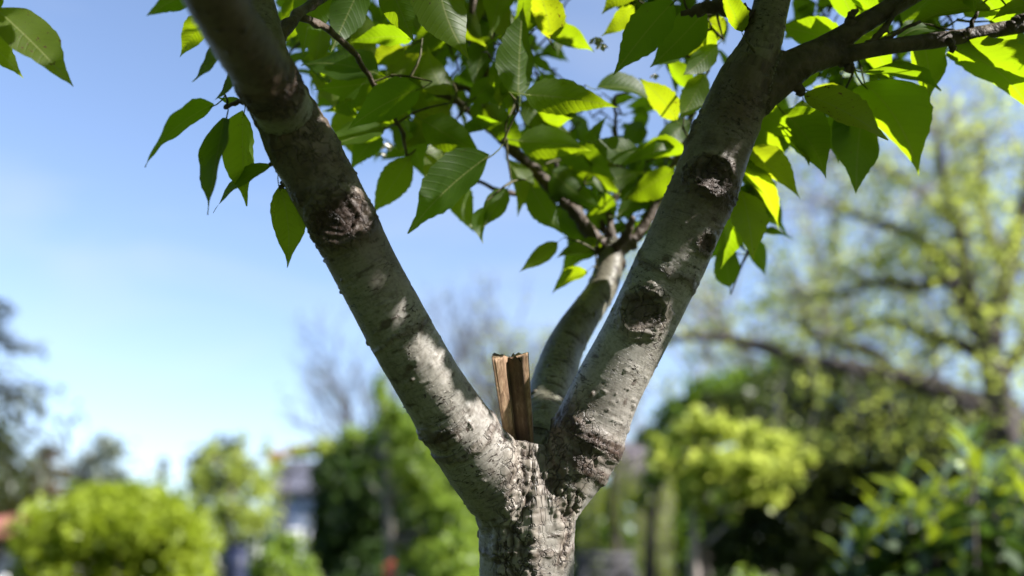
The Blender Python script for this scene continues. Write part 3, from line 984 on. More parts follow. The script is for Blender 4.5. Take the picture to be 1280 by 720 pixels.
# ---- the part of the crown above the picture: leaves that throw the shade seen on limbs and blades
LIT = []                # (point, clearance): sun reaches these
for (M_, me_, c, fl_, L, a, n) in LEAVES:
    if fl_ == 'L':
        for s_ in (-.25, .0, .25):
            LIT.append((c + a * L * s_, .022))
    elif fl_ == 'P':
        for _ in range(3):
            LIT.append((c + a * L * random.uniform(-.35, .35) + n.cross(a) * L * random.uniform(-.17, .17), .011))
def surf(px, py):
    return Vector(V[pix(px, py)])
for (px, py, r) in [(545, 450, .011), (530, 435, .009), (556, 478, .010), (600, 525, .016), (618, 550, .017), (590, 530, .014), (630, 575, .016), (610, 590, .016), (560, 470, .006),
                    (446, 250, .009), (377, 100, .006), (440, 262, .010), (455, 268, .007), (345, 106, .006), (348, 122, .006), (500, 395, .004), (478, 345, .004),
                    (660, 600, .014), (670, 640, .016), (690, 680, .018), (665, 700, .018), (700, 640, .014), (700, 710, .018), (655, 660, .014),
                    (790, 455, .017), (775, 490, .017), (760, 520, .016), (756, 505, .011), (820, 420, .013), (800, 470, .016), (775, 535, .010), (758, 530, .009), (830, 405, .008),
                    (838, 395, .006), (893, 290, .004), (898, 235, .005), (912, 212, .006), (925, 190, .007), (935, 172, .006), (900, 242, .005), (720, 640, .01), (680, 615, .012), (675, 660, .014), (690, 660, .014), (680, 700, .016), (712, 690, .012), (650, 700, .01), (645, 620, .006),
                    (760, 470, .012), (800, 440, .01), (785, 500, .010), (605, 560, .012), (625, 590, .012), (575, 505, .010), (590, 545, .012), (600, 570, .010),
                    (766, 347, .005), (702, 468, .008), (690, 494, .005)]:
    LIT.append((surf(px, py), r))
for q_ in ((620, 462), (624, 490), (628, 515), (640, 455)):
    LIT.append((at(*q_, .975), .010))
LP = np.array([tuple(p) for p, _ in LIT]); LRd = np.array([r for _, r in LIT])
SUNn = np.array(SUN)

def blocked(c, rad):
    q = np.array(c) - LP
    t = q @ SUNn
    dist = np.linalg.norm(q - t[:, None] * SUNn, axis=1)
    return bool(((t > 0) & (dist < LRd + rad)).any())

FILL = [
 ([(372, -30), (690, -30), (690, 20), (640, 130), (590, 190), (520, 205), (470, 205), (440, 190), (405, 130), (345, 40), (350, -20)], 215, (1.08, 1.5), .8, 28, 58),
 ([(560, -20), (705, -20), (705, 50), (690, 110), (640, 150), (590, 110)], 44, (1.15, 1.45), .6, 30, 56),
 ([(650, 120), (740, 130), (830, 120), (850, 170), (800, 240), (720, 240), (660, 180)], 30, (1.2, 1.45), .6, 26, 48),
 ([(645, 150), (735, 205), (840, 190), (880, 125), (872, 215), (800, 285), (715, 300), (665, 240)], 95, (1.16, 1.5), .75, 26, 50),
 ([(780, -10), (905, 0), (900, 80), (845, 105), (800, 60)], 34, (1.1, 1.35), .6, 36, 58),
 ([(985, 0), (1180, -10), (1180, 60), (1130, 80), (1050, 150), (960, 200), (940, 250), (930, 180), (965, 120), (1010, 90)], 90, (1.08, 1.35), .1, 30, 60),
 ([(885, 190), (930, 170), (1000, 195), (1000, 250), (965, 315), (935, 330), (890, 335)], 16, (1.1, 1.3), .3, 40, 72),
 ([(1180, -20), (1285, -20), (1285, 20), (1200, 30)], 8, (1.0, 1.2), .1, 50, 70),
]
for P, n, (d0, d1), sh, l0, l1 in FILL:
    k = tries = 0
    xs = [p[0] for p in P]; ys = [p[1] for p in P]
    while k < n:
        x, y = random.uniform(min(xs), max(xs)), random.uniform(min(ys), max(ys))
        if not inpoly(x, y, P):
            continue
        d = random.uniform(d0, d1)
        ang = random.gauss(math.pi / 2, 1.1)
        L = random.uniform(l0, l1)
        b = at(x - math.cos(ang) * L * .5, y - math.sin(ang) * L * .5, d)
        t = at(x + math.cos(ang) * L * .5, y + math.sin(ang) * L * .5, d + random.uniform(-.05, .05))
        tries += 1
        if tries < 4000 and blocked((b + t) * .5, .028):
            continue
        add_leaf(b, t, None, random.gauss(0, .5), 'S' if random.random() < sh else ('L' if sh < .3 else 'P'))
        k += 1


NVIS = len(LEAVES)
SHADE = []
def want(p, r=.03, n=1):
    for _ in range(n):
        SHADE.append((p, r))
for (M_, me_, c, fl_, L, a, n) in LEAVES:
    if fl_ == 'S':
        for s_ in (-.38, -.12, .12, .38):
            for q_ in (-.12, .12):
                want(c + a * L * s_ + n.cross(a) * L * q_, .006)
    elif fl_ == 'P':
        for s_ in (-.36, -.1, .12, .38):
            for q_ in (-.12, .12):
                want(c + a * L * s_ + n.cross(a) * L * q_, .012)
for (px, py) in [(300, 20), (330, 60), (360, 60), (310, 60), (350, 130), (340, 30), (375, 130), (360, 160), (395, 170), (380, 200), (410, 200), (420, 225), (400, 240), (425, 290), (455, 300), (440, 330),
                 (470, 330), (455, 350), (485, 360), (470, 380), (500, 390), (485, 400), (510, 415), (500, 425), (495, 440), (520, 410), (530, 490), (520, 470), (515, 450), (540, 510), (550, 520), (575, 500), (545, 500), (560, 500), (580, 480),
                 (930, 90), (950, 60), (910, 110), (930, 130), (900, 140), (915, 160), (885, 180), (895, 195), (870, 205), (880, 215), (860, 230), (885, 225), (850, 260), (870, 260), (890, 255), (860, 280), (845, 290), (875, 290), (840, 320), (860, 320), (875, 320), (830, 340), (855, 345), (820, 360), (845, 365),
                 (795, 380), (815, 390), (785, 410), (800, 420), (770, 430), (790, 360), (780, 400), (845, 375),
                 (700, 520), (690, 540), (715, 510), (725, 490), (710, 530), (725, 530), (700, 505), (730, 470), (705, 560), (720, 570), (690, 560), (735, 575), (750, 560), (765, 560), (680, 535), (720, 545), (745, 580), (715, 590),
                 (740, 390), (725, 410), (755, 360), (735, 420), (700, 430), (680, 460), (675, 490), (750, 380)]:
    want(surf(px, py), .008, 3)

# the limbs are shaded all along except where the list above keeps the sun
for br, lo_, hi_ in ((limbL, 8, 99), (limbR, 14, 99), (limbB, 8, 99), (forkL, 2, 99), (forkR1, 0, 99), (forkR2, 0, 99)):
    for i in range(min(lo_, len(br) - 1), min(hi_, len(br))):
        c = Vector(br[i, :3])
        for k in range(5):
            want(c + SUN * br[i, 3] * .8 + Vector((random.uniform(-1, 1), random.uniform(-1, 1), random.uniform(-1, 1))) * br[i, 3] * .7, .006)
STUFF = []
def room(c):
    """how wide a leaf may be at c before it starts to cover a sun ray that must stay open"""
    q = np.array(c) - LP
    t = q @ SUNn
    dist = np.linalg.norm(q - t[:, None] * SUNn, axis=1) - LRd
    return float(dist.min())

def try_occ(p, r):
    best = None
    for attempt in range(10):
        c0 = p + Vector((random.uniform(-1, 1), random.uniform(-1, 1), random.uniform(-1, 1))) * r * (.2 + .08 * attempt)
        k = room(c0)
        if best is None or k > best[0]:
            best = (k, c0)
        if k > .05:
            break
    L = min(random.uniform(.07, .105), best[0] / .40)
    if L < .016:
        return False
    for attempt in range(60):
        c = best[1] + SUN * random.uniform(.10, 1.15)
        X, Y, d = proj(c)
        if d < .25 or (-140 < X < 1420 and -90 < Y < 810) or c.z < 1.45:
            continue
        n = (SUN + Vector((random.uniform(-1, 1), random.uniform(-1, 1), random.uniform(-.4, 1))) * .35).normalized()
        a = Quaternion(n, random.uniform(0, 6.28)) @ n.orthogonal().normalized()
        y = n.cross(a)
        b = c - a * L * .5
        STUFF.append(Matrix(((a.x * L, y.x * L * 1.1, n.x * L, b.x), (a.y * L, y.y * L * 1.1, n.y * L, b.y), (a.z * L, y.z * L * 1.1, n.z * L, b.z), (0, 0, 0, 1))))
        return True
    return False
nok = sum(try_occ(p, r) for p, r in SHADE)
# the rest of the crown, overhead and round about, out of the picture
k = 0
for _ in range(60000):
    if k >= 3200:
        break
    c = Vector((random.gauss(.15, .75), random.gauss(.55, .7), random.uniform(1.62, 2.6)))
    X, Y, d = proj(c)
    if d > .1 and -170 < X < 1450 and -95 < Y < 900:
        continue
    if (c - CAM).length < .45:
        continue
    L = random.uniform(.075, .11) if random.random() < .7 else random.uniform(.035, .06)
    if blocked(c, L * .42):
        continue
    n = Vector((random.gauss(0, .45), random.gauss(0, .45), 1)).normalized()
    a = Quaternion(n, random.uniform(0, 6.28)) @ n.orthogonal().normalized()
    y = n.cross(a)
    b = c - a * L * .5
    STUFF.append(Matrix(((a.x * L, y.x * L, n.x * L, b.x), (a.y * L, y.y * L, n.y * L, b.y), (a.z * L, y.z * L, n.z * L, b.z), (0, 0, 0, 1))))
    k += 1
print("crown", k)
print("leaves", NVIS, "shade wanted", len(SHADE), "placed", nok)

# ---- write the leaves
order = list(range(NVIS))
base_leaf = {}
for i in order[:300]:
    M_, me_, *_r = LEAVES[i]
    o = bpy.data.objects.new("leaf", me_)
    COL.objects.link(o)
    o.parent = TREE
    o.matrix_local = Matrix.Translation(-Vector(TREE.location)) @ M_
co_cache = {}
vs, fs, us = [], [], []
off = 0
extra = [(LEAVES[i][0], LEAVES[i][1]) for i in order[300:]] + [(m_, random.choice(LM)) for m_ in STUFF]
for M_, me_ in extra:
    if me_.name not in co_cache:
        a = np.empty(len(me_.vertices) * 3, dtype=np.float32); me_.vertices.foreach_get("co", a)
        fidx = np.empty(len(me_.loops), dtype=np.int32); me_.loops.foreach_get("vertex_index", fidx)
        uu = np.empty(len(me_.loops) * 2, dtype=np.float32); me_.uv_layers[0].data.foreach_get("uv", uu)
        co_cache[me_.name] = (a.reshape(-1, 3), fidx.reshape(-1, 4), uu)
    a, f, uu = co_cache[me_.name]
    Mn = np.array(M_)
    vs.append(a @ Mn[:3, :3].T + Mn[:3, 3] - TL); fs.append(f + off); us.append(uu)
    off += len(a)
me = mesh_np("foliage", np.vstack(vs), np.vstack(fs))
ul = me.uv_layers.new(name="leaf_uv"); ul.data.foreach_set("uv", np.concatenate(us))
o = obj("foliage", me, TREE, M_LEAF)
o["kind"] = "stuff"

# ---- twigs: every leaf stalk is tied to the nearest wood through a growing tree of thin twigs
pts = [p for p, r in NODES]
rads = [min(r, .004) for p, r in NODES]
stalk = []
for (M_, me_, *_r) in LEAVES[:NVIS]:
    b = M_ @ Vector((-.165, 0, 0))
    stalk.append(b)
todo = list(range(len(stalk)))
P = np.array([tuple(p) for p in pts]); Q = np.array([tuple(p) for p in stalk])
bd = np.full(len(Q), 9.0); bp = np.zeros(len(Q), dtype=int)
D_ = np.linalg.norm(Q[:, None] - P[None], axis=2)
bd = D_.min(1); bp = D_.argmin(1)
allp = [Vector(p) for p in P]
done = np.zeros(len(Q), dtype=bool)
tw = MB()
for _ in range(len(Q)):
    i = int(np.where(done, 9e9, bd).argmin())
    done[i] = True
    a, b = allp[bp[i]], Vector(Q[i])
    if (b - a).length > .004:
        mid = (a + b) * .5 + Vector((random.uniform(-1, 1), random.uniform(-1, 1), random.uniform(-.2, 1))) * (b - a).length * .10
        r0 = .0011 + .012 * min(.12, (b - a).length) * .8
        tw.tube([a, a.lerp(mid, .5) + (mid - (a + b) * .5) * .3, mid, b], [r0 * 1.25, r0, r0 * .85, .0008], 5, caps=False)
        new = [mid, b]
    else:
        new = [b]
    for nb in new:
        k = len(allp); allp.append(nb)
        dn = np.linalg.norm(Q - np.array(nb), axis=1)
        m = dn < bd
        bd = np.where(m, dn, bd); bp = np.where(m, k, bp)
o = tw.build("twigs", M_TWIG, TREE, True)
o["kind"] = "stuff"

# a withered white blossom still hanging on
def blossom(px, py, d, r):
    m = MB()
    c = at(px, py, d)
    for k in range(5):
        a = k * 1.257
        dr = Vector((math.cos(a), math.sin(a) * .6, -.8)).normalized()
        s_ = dr.cross(Vector((0, 0, 1))).normalized()
        m.quad(c, c + dr * r * .6 + s_ * r * .4, c + dr * r, c + dr * r * .6 - s_ * r * .4)
    return m
M_PETAL = simple_mat("white_petal", (.62, .58, .50), (.78, .76, .70), 30, .6, .1)
for (px, py, d, r) in [(745, 46, 1.14, .012), (752, 54, 1.14, .010), (818, 92, 1.18, .008), (552, 172, 1.24, .013), (556, 188, 1.24, .012), (484, 178, 1.22, .012), (478, 190, 1.22, .009)]:
    blossom(px, py, d, r).build("blossom", M_PETAL, TREE, True)

# ---- split wooden wedge standing in the crotch
def wood_material():
    m, n, l = new_mat("split_wood")
    tc = nd(n, "ShaderNodeTexCoord")
    mp = nd(n, "ShaderNodeMapping"); mp.inputs["Scale"].default_value = (260, 260, 9)
    l.new(tc.outputs["Object"], mp.inputs[0])
    n1 = nd(n, "ShaderNodeTexNoise", i_Scale=1.0, i_Detail=5.0, i_Roughness=.65)
    n1.inputs["Distortion"].default_value = .8
    l.new(mp.outputs[0], n1.inputs["Vector"])
    n2 = nd(n, "ShaderNodeTexNoise", i_Scale=35.0, i_Detail=4.0)
    l.new(tc.outputs["Object"], n2.inputs["Vector"])
    r1 = ramp(n, [(.28, (.15, .085, .045)), (.5, (.42, .27, .16)), (.75, (.60, .44, .28))])
    l.new(n1.outputs[0], r1.inputs[0])
    r2 = ramp(n, [(.4, (.45, .38, .34)), (.62, (1, 1, 1))])
    l.new(n2.outputs[0], r2.inputs[0])
    at_ = nd(n, "ShaderNodeAttribute", attribute_name="weather")
    c = mixrgb(n, l, .7, r1.outputs[0], r2.outputs[0], 'MULTIPLY')
    c = mixrgb(n, l, at_.outputs["Fac"], c, (.075, .043, .03))
    p = nd(n, "ShaderNodeBsdfPrincipled", i_Roughness=.75)
    l.new(c, p.inputs["Base Color"])
    b = nd(n, "ShaderNodeBump", i_Strength=.7, i_Distance=.0012)
    l.new(n1.outputs[0], b.inputs["Height"]); l.new(b.outputs[0], p.inputs["Normal"])
    o = nd(n, "ShaderNodeOutputMaterial"); l.new(p.outputs[0], o.inputs[0])
    return m
M_WOOD = wood_material()
bot, top = at(654, 592, 1.0), at(638, 448, .986)
axis = (top - bot).normalized()
sx_ = Vector((1, 0, 0)); sx_ = (sx_ - axis * sx_.dot(axis)).normalized()
sy_ = axis.cross(sx_)
pxm = .99 / FPX
# outline seen from above, metres: x across, y away; a wedge with a notch between its two faces
OUT = [(-.5, .0), (-.48, -.36), (-.42, -.36), (-.16, -.24), (-.10, -.06), (-.06, -.08), (.30, -.22), (.47, -.16), (.5, .25), (.30, .50), (-.2, .48), (-.44, .3)]
pts2 = []
for i in range(len(OUT)):
    a, b = OUT[i], OUT[(i + 1) % len(OUT)]
    for k in range(7):
        t = k / 7
        pts2.append((a[0] + (b[0] - a[0]) * t, a[1] + (b[1] - a[1]) * t))
pts2 = np.array(pts2)
rows = 34
VV, WE = [], []
Ht = (top - bot).length
for r in range(rows + 1):
    t = r / rows
    wdt = (33 + 13 * t) * pxm
    for i, (x, y) in enumerate(pts2):
        gr = .035 * float(vnoise(np.array([[x * 14, y * 14, t * 1.5]]))[0]) + .012 * float(vnoise(np.array([[x * 45, y * 45, t * 5]]))[0])
        topz = Ht * (1 + .03 * (x < -.15) - .03 * (abs(x + .10) < .06) + .02 * (x > .3) + .05 * float(vnoise(np.array([[x * 13, y * 13, 3.3]]))[0])) if t > .8 else Ht
        p = bot + axis * (topz * t) + sx_ * (x * (1 + gr) * wdt) + sy_ * (y * (1 + gr) * wdt)
        VV.append(tuple(p))
        WE.append(min(1, max(0, (.62 if -.1 <= x < .36 and y < 0 else .05) + .5 * float(vnoise(np.array([[x * 18, y * 18, t * 4]]))[0]) + .35 * (abs(x + .10) < .05))))
n2 = len(pts2)
FF = []
for r in range(rows):
    for i in range(n2):
        j = (i + 1) % n2
        FF.append([r * n2 + i, r * n2 + j, (r + 1) * n2 + j, (r + 1) * n2 + i])
ctr = len(VV); VV.append(tuple(top + axis * .0005)); WE.append(.1)
for i in range(0, n2 - 1, 2):
    FF.append([rows * n2 + i, rows * n2 + i + 1, rows * n2 + (i + 2) % n2, ctr])
me = mesh_np("wood_wedge", np.array(VV) - np.array(bot), FF, smooth=False)
a = me.attributes.new("weather", 'FLOAT', 'POINT'); a.data.foreach_set("value", np.array(WE, dtype=np.float32))
wd = obj("wood_wedge", me, None, M_WOOD, bot)
tag(wd, "weathered brown piece of split wood standing upright in the crotch of the tree", "wood")
# ================================================================== THE GARDEN BEHIND (all out of focus)
def leaves_np(C, size, seed, upbias=.25, aspect=.5):
    """C (n,3) leaf centres -> mesh arrays, each leaf a folded six-point blade"""
    r = np.random.default_rng(seed)
    n = len(C)
    N_ = r.normal(size=(n, 3)); N_[:, 2] = np.abs(N_[:, 2]) + upbias
    N_ /= np.linalg.norm(N_, axis=1)[:, None]
    A = r.normal(size=(n, 3)); A -= N_ * (A * N_).sum(1)[:, None]; A /= np.linalg.norm(A, axis=1)[:, None]
    B = np.cross(N_, A)
    s = (size * r.uniform(.6, 1.3, n))[:, None]
    P = [C - A * s * .5, C - A * s * .05 + B * s * aspect * .5 + N_ * s * .08, C + A * s * .5, C - A * s * .05 - B * s * aspect * .5 + N_ * s * .08]
    V_ = np.stack(P, 1).reshape(-1, 3)
    F_ = np.arange(n * 4).reshape(-1, 4)
    return V_, F_

def clump_points(clumps, n, seed, shell=.55):
    r = np.random.default_rng(seed)
    vol = np.array([c[3] * c[4] * c[5] for c in clumps]) ** .7
    k = r.choice(len(clumps), n, p=vol / vol.sum())
    d = r.normal(size=(n, 3)); d /= np.linalg.norm(d, axis=1)[:, None]
    if shell < .5:
        rad = np.abs(r.normal(size=n)) * .42 + .25 * r.random(n)      # loose, airy
    else:
        rad = shell + (1 - shell) * r.random(n) ** .6
    rad *= 1 + .22 * r.normal(size=n) * (r.random(n) < .4)
    C = np.array(clumps)
    return C[k, :3] + d * rad[:, None] * C[k, 3:6]

def crown(parent, C, size, mat, seed, name="crown", **kw):
    V_, F_ = leaves_np(C, size, seed, **kw)
    return obj(name, mesh_np(name, V_ - np.array(parent.location), F_, False), parent, mat)

def root_at(px, py, d):
    p = at(px, py, d)
    return Vector((p.x, p.y, 0))

FM = dict(
 hedge=foliage_mat("yellow_green_hedge_leaf", (.17, .22, .02), (.29, .35, .035), (.58, .72, .04), .35),
 dark=foliage_mat("dark_green_leaf", (0.024, 0.048, 0.0144), (0.06, 0.102, 0.024), (0.084, 0.156, 0.018), .25),
 mid=foliage_mat("mid_green_leaf", (0.056, 0.112, 0.0168), (0.126, 0.21, 0.028), (0.28, 0.448, 0.028), .4),
 bright=foliage_mat("fresh_green_leaf", (.11, .17, .025), (.21, .28, .045), (.48, .66, .08), .45),
 yellow=foliage_mat("yellow_spring_leaf", (.25, .31, .06), (.40, .46, .10), (.72, .82, .16), .45),
 conifer=foliage_mat("blue_green_needle", (.06, .075, .05), (.13, .14, .085), (.10, .12, .06), .2),
 olive=foliage_mat("shade_darkened_olive_spray", (.024, .034, .010), (.055, .070, .018), (.09, .12, .02), .25),  # olive darkened to stand in for the shade under the spreading tree
 far=foliage_mat("far_grey_green_leaf", (.15, .18, .14), (.24, .27, .21), (.25, .3, .2), .3),
 rust=foliage_mat("reddish_bud_leaf", (.15, .115, .06), (.24, .18, .10), (.26, .2, .09), .3),
 orange=foliage_mat("orange_flower", (.5, .2, .03), (.65, .34, .06), (.5, .25, .04), .3),
 red=foliage_mat("orange_red_flower", (.5, .09, .04), (.62, .16, .08), (.4, .08, .03), .2),
 lime=foliage_mat("lime_leaf", (.30, .36, .06), (.46, .52, .10), (.80, .88, .16), .45),
 willow=foliage_mat("willow_leaf", (0.16, 0.208, 0.032), (0.272, 0.32, 0.048), (0.48, 0.576, 0.048), .45),
 laurel=foliage_mat("laurel_leaf", (.14, .23, .018), (.21, .31, .026), (.65, .82, .04), .35, .28, .14),
)

def add_trunk(t, pts, rads, mat=M_TRUNKBG, name="trunk", sides=9):
    m = MB(); m.tube([Vector(p) for p in pts], rads, sides, seed=1, rough=.25)
    return m.build(name, mat, t, True)

def shrub(name, label, cat, px0, px1, pytop, d, mat, n, size, seed, depth=None, core=True, nclump=26, flat=1.0, pybot=None, group=None):
    """rounded bush: many leaf clumps over a dark twiggy heart, reaching down to the ground"""
    r = random.Random(seed)
    cx = (px0 + px1) / 2
    top = at(cx, pytop, d)
    W = (px1 - px0) / FPX * d / 2
    t = thing(name, label, cat, (top.x, top.y, 0), group)
    Hh = top.z
    cl = []
    for k in range(nclump):
        a = r.uniform(0, 6.283); e = r.random() ** .5
        rr = W * r.uniform(.16, .27)
        h = Hh * (1 - .45 * flat * e ** 2.4) * r.uniform(.93, 1.0)
        if k % 3 == 0:
            e = .92; h = Hh * r.uniform(.3, .75)
        cl.append((top.x + math.cos(a) * e * (W - rr), top.y + math.sin(a) * e * ((depth or W) - rr), max(.25, h - rr), rr, rr, rr))
    for k in range(5):
        cl.append((top.x, top.y, Hh * (.2 + .12 * k), W * .62, (depth or W) * .6, Hh * .2))
    crown(t, clump_points(cl, n, seed), size, mat, seed)
    st = MB()
    for k in range(7):
        a = r.uniform(0, 6.283)
        b = Vector((top.x, top.y, 0)) + Vector((math.cos(a), math.sin(a), 0)) * .12 * W
        e_ = Vector(cl[k][:3])
        st.tube([b, b.lerp(e_, .5) + Vector((0, 0, .1)), e_], [.03, .022, .008], 6)
    st.build("stems", M_TRUNKBG, t, True)
    return t

def tree(name, label, cat, px, d, trunkpx, pts, clumps, mat, n, size, seed, tmat=M_TRUNKBG, group=None, shell=.4, asp=.5):
    """pts: trunk line in photo pixels from the ground up; clumps: (px, py, rx px, ry px, ddepth)"""
    b = root_at(*pts[0], d)
    t = thing(name, label, cat, tuple(b), group)
    P = [Vector((b.x, b.y, -.05))] + [at(x, y, d) for x, y in pts]
    R = [trunkpx * 1.2 / FPX * d] + [trunkpx * (1 - .75 * i / len(pts)) / FPX * d for i in range(len(pts))]
    add_trunk(t, P, R, tmat)
    cl = []
    r = random.Random(seed)
    lim = MB()
    for (x, y, rx, ry, dd) in clumps:
        c = at(x, y, d + dd)
        cl.append((c.x, c.y, c.z, rx / FPX * d, rx / FPX * d, ry / FPX * d))
        s_ = min(P[1:], key=lambda p: (p - c).length + (2.5 if p.z > c.z else 0))
        md_ = s_.lerp(c, .5) + Vector((0, 0, -.06 * (c - s_).length))
        q = trunkpx / FPX * d
        if (c - s_).length > .02:
            lim.tube([s_, md_, c], [q * .45, q * .3, q * .1], 6)
    lim.build("limbs", tmat, t, True)
    crown(t, clump_points(cl, n, seed, shell), size, mat, seed, aspect=asp)
    return t

def bare(name, label, px, d, pybot, pytop, seed, spread=.5, levels=5, r0=.09, mat=M_TWIGBG, leafmat=None, nleaf=0, lsize=.1, group=None, lean=0.0):
    """bare spring tree built by repeated forking; a few young leaves on the twigs"""
    r = random.Random(seed)
    b = root_at(px, pybot, d)
    top = at(px, pytop, d)
    Hh = top.z
    t = thing(name, label, "tree", tuple(b), group)
    tr, tw = MB(), MB()
    tips = []
    def grow(p, dr, L, rad, lv):
        n = 3
        pts = [p]; q = p
        dd = dr.copy()
        for i in range(n):
            dd = (dd + Vector((r.gauss(0, .12), r.gauss(0, .12), r.gauss(.05, .06)))).normalized()
            q = q + dd * L / n
            pts.append(q)
        (tr if lv == 0 else tw).tube(pts, [rad, rad * .87, rad * .75, rad * .62], 7 if lv < 2 else 4, caps=False)
        if lv >= 2:
            tips.extend(pts[1:])
        if lv < levels:
            for k in range(3 if lv < 3 else 2 + (r.random() < .6)):
                ax = Vector((r.gauss(0, 1), r.gauss(0, 1), r.gauss(0, .5))).normalized()
                nd_ = (dd + ax * spread * r.uniform(.7, 1.4)).normalized()
                grow(pts[-1] if k else pts[-2], nd_, L * r.uniform(.62, .85), rad * .55, lv + 1)
    grow(Vector((b.x, b.y, -.05)), Vector((lean, 0, 1)).normalized(), Hh * .32, r0, 0)
    tr.build("trunk", mat, t, True); tw.build("branches", mat, t, True)
    if leafmat:
        C = np.array([tuple(r.choice(tips) + Vector((r.gauss(0, .12), r.gauss(0, .12), r.gauss(0, .12)))) for _ in range(nleaf)])
        crown(t, C, lsize, leafmat, seed)
    return t

def conifer(name, label, px, d, pytop, pybot, wpx, mat, seed, n, size, droop=.35, gap=.5, group=None, lean=0.0):
    r = random.Random(seed)
    top = at(px, pytop, d)
    b = Vector((top.x, top.y, 0))
    t = thing(name, label, "tree", tuple(b), group)
    W = wpx / FPX * d
    Hh = top.z
    add_trunk(t, [b + Vector((0, 0, -.05)), b + Vector((0, 0, Hh * .5)), top], [Hh * .022, Hh * .014, .01])
    br = MB(); pts = []
    z = .12 * Hh
    while z < Hh * .985:
        f = 1 - z / Hh
        for k in range(6):
            a = r.uniform(0, 6.283); L = W * (f ** .55) * r.uniform(.65, 1.1) + .05
            p0 = b + Vector((0, 0, z))
            tip = p0 + Vector((math.cos(a) * L, math.sin(a) * L, -droop * L * r.uniform(.4, 1.2) + .15 * L))
            br.tube([p0, p0.lerp(tip, .5) + Vector((0, 0, .1 * L)), tip], [.035 * f + .008, .02 * f + .006, .004], 4, caps=False)
            m = max(4, int(26 * f))
            for q in range(m):
                s_ = r.random() ** .7
                c = p0.lerp(tip, s_) + Vector((r.gauss(0, .1), r.gauss(0, .1), r.gauss(-.07, .08))) * (.3 + L * .4)
                pts.append(tuple(c))
        z += Hh * .055 * gap * 2 * r.uniform(.7, 1.3) * (.5 + .5 * f)
    br.build("branches", M_TRUNKBG, t, True)
    P_ = np.array(pts)
    if len(P_) > n:
        P_ = P_[rng.permutation(len(P_))[:n]]
    crown(t, P_, size, mat, seed, aspect=.32)
    return t

# ---- far left
conifer("spruce_tree", "tall grey-green spruce with drooping tiers at the left edge", -10, 22, 366, 640, 270, FM['conifer'], 11, 13000, .46, .45, .42)
shrub("budding_shrub", "reddish-brown budding bush under the tall spruce", "shrub", 20, 112, 556, 22, FM['rust'], 3200, .17, 12)
shrub("olive_shrub", "dull olive bush between the spruce and the big hedge", "shrub", -70, 84, 520, 20, FM['olive'], 4200, .2, 13)
tree("pale_tree", "pale hazy grey-green tree far behind the rounded hedge", "tree", 125, 55, 3, [(125, 700), (126, 640), (127, 580)],
     [(112, 575, 22, 22, 0), (140, 566, 24, 22, 0), (128, 552, 16, 12, 1), (128, 600, 34, 26, 0), (100, 600, 20, 18, 0), (150, 600, 18, 18, 0)], FM['far'], 1500, .45, 14)
conifer("small_conifer", "small dark pointed conifer far off above the hedge", 205, 60, 568, 640, 22, FM['conifer'], 15, 1500, .5, .3, .5)
hd = shrub("rounded_hedge", "big rounded yellow-green clipped hedge bush at lower left", "hedge", 22, 288, 600, 9, FM['hedge'], 24000, .10, 16, nclump=150, flat=.28)
tree("young_tree", "young yellow-green tree with a slim pale trunk beside the rounded hedge", "tree", 286, 13, 6.5, [(284, 735), (285, 690), (287, 640), (290, 600)],
     [(258, 600, 24, 34, 0), (295, 585, 26, 34, 0), (326, 610, 26, 34, 0), (285, 640, 44, 30, .3), (318, 650, 34, 26, -.2), (244, 650, 26, 30, 0), (334, 562, 7, 22, 0), (262, 566, 12, 22, .5), (303, 548, 7, 14, 0), (240, 600, 10, 26, .2)], FM['yellow'], 2400, .11, 17, M_TRUNKPALE)
tree("grey_tree", "grey-green tree behind the young tree with the pale trunk", "tree", 252, 30, 4, [(250, 720), (250, 640), (252, 590)],
     [(248, 580, 16, 22, 0), (268, 570, 18, 18, 0), (290, 560, 22, 14, 0), (262, 610, 30, 26, 0), (300, 595, 26, 26, 0)], FM['far'], 1600, .3, 18)
shrub("bright_shrub", "bright lime-green bush low beside the dark barrel", "shrub", 296, 422, 656, 8, FM['bright'], 4600, .075, 19, nclump=40)

def barrel(px, pytop, d, rpx):
    p = at(px, pytop, d)
    t = thing("barrel", "dark blue barrel between the hedge and the lime-green bush", "barrel", (p.x, p.y, 0))
    m = MB()
    H_ = p.z; R_ = rpx / FPX * d
    m.tube([Vector((p.x, p.y, H_ * k / 8)) for k in range(9)], [R_ * (1 + .1 * math.sin(math.pi * k / 8) + (.03 if k in (2, 6) else 0)) for k in range(9)], 20)
    mt = simple_mat("dark_blue_plastic", (.012, .016, .04), (.022, .028, .06), 4, .45, .05)
    m.build("body", mt, t, True)
    m = MB(); m.tube([Vector((p.x, p.y, H_ + .002)), Vector((p.x, p.y, H_ + .05))], [R_ * .98, R_ * .96], 20)
    m.build("lid", mt, t, True)
barrel(297, 688, 10, 14)

# white globe lamp and the red-roofed building at the left edge
p = at(57, 638, 15)
t = thing("garden_lamp", "round white globe lamp on a slim post above the hedge", "lamp", (p.x, p.y, 0))
m = MB(); m.tube([Vector((p.x, p.y, 0)), Vector((p.x, p.y, p.z - .12))], [.035, .028], 10); m.build("post", M_TRUNKBG, t, True)
m = MB(); m.tube([Vector((p.x, p.y, p.z - .14)), Vector((p.x, p.y, p.z - .10))], [.07, .07], 12); m.build("collar", M_TRUNKBG, t, True)
R_ = .125
m = MB(); m.tube([Vector((p.x, p.y, p.z - R_ * math.cos(math.pi * k / 12))) for k in range(13)], [max(.001, R_ * math.sin(math.pi * k / 12)) for k in range(13)], 18)
m.build("globe", simple_mat("white_globe", (.82, .82, .82), (.88, .88, .88), 3, .3, 0), t, True)

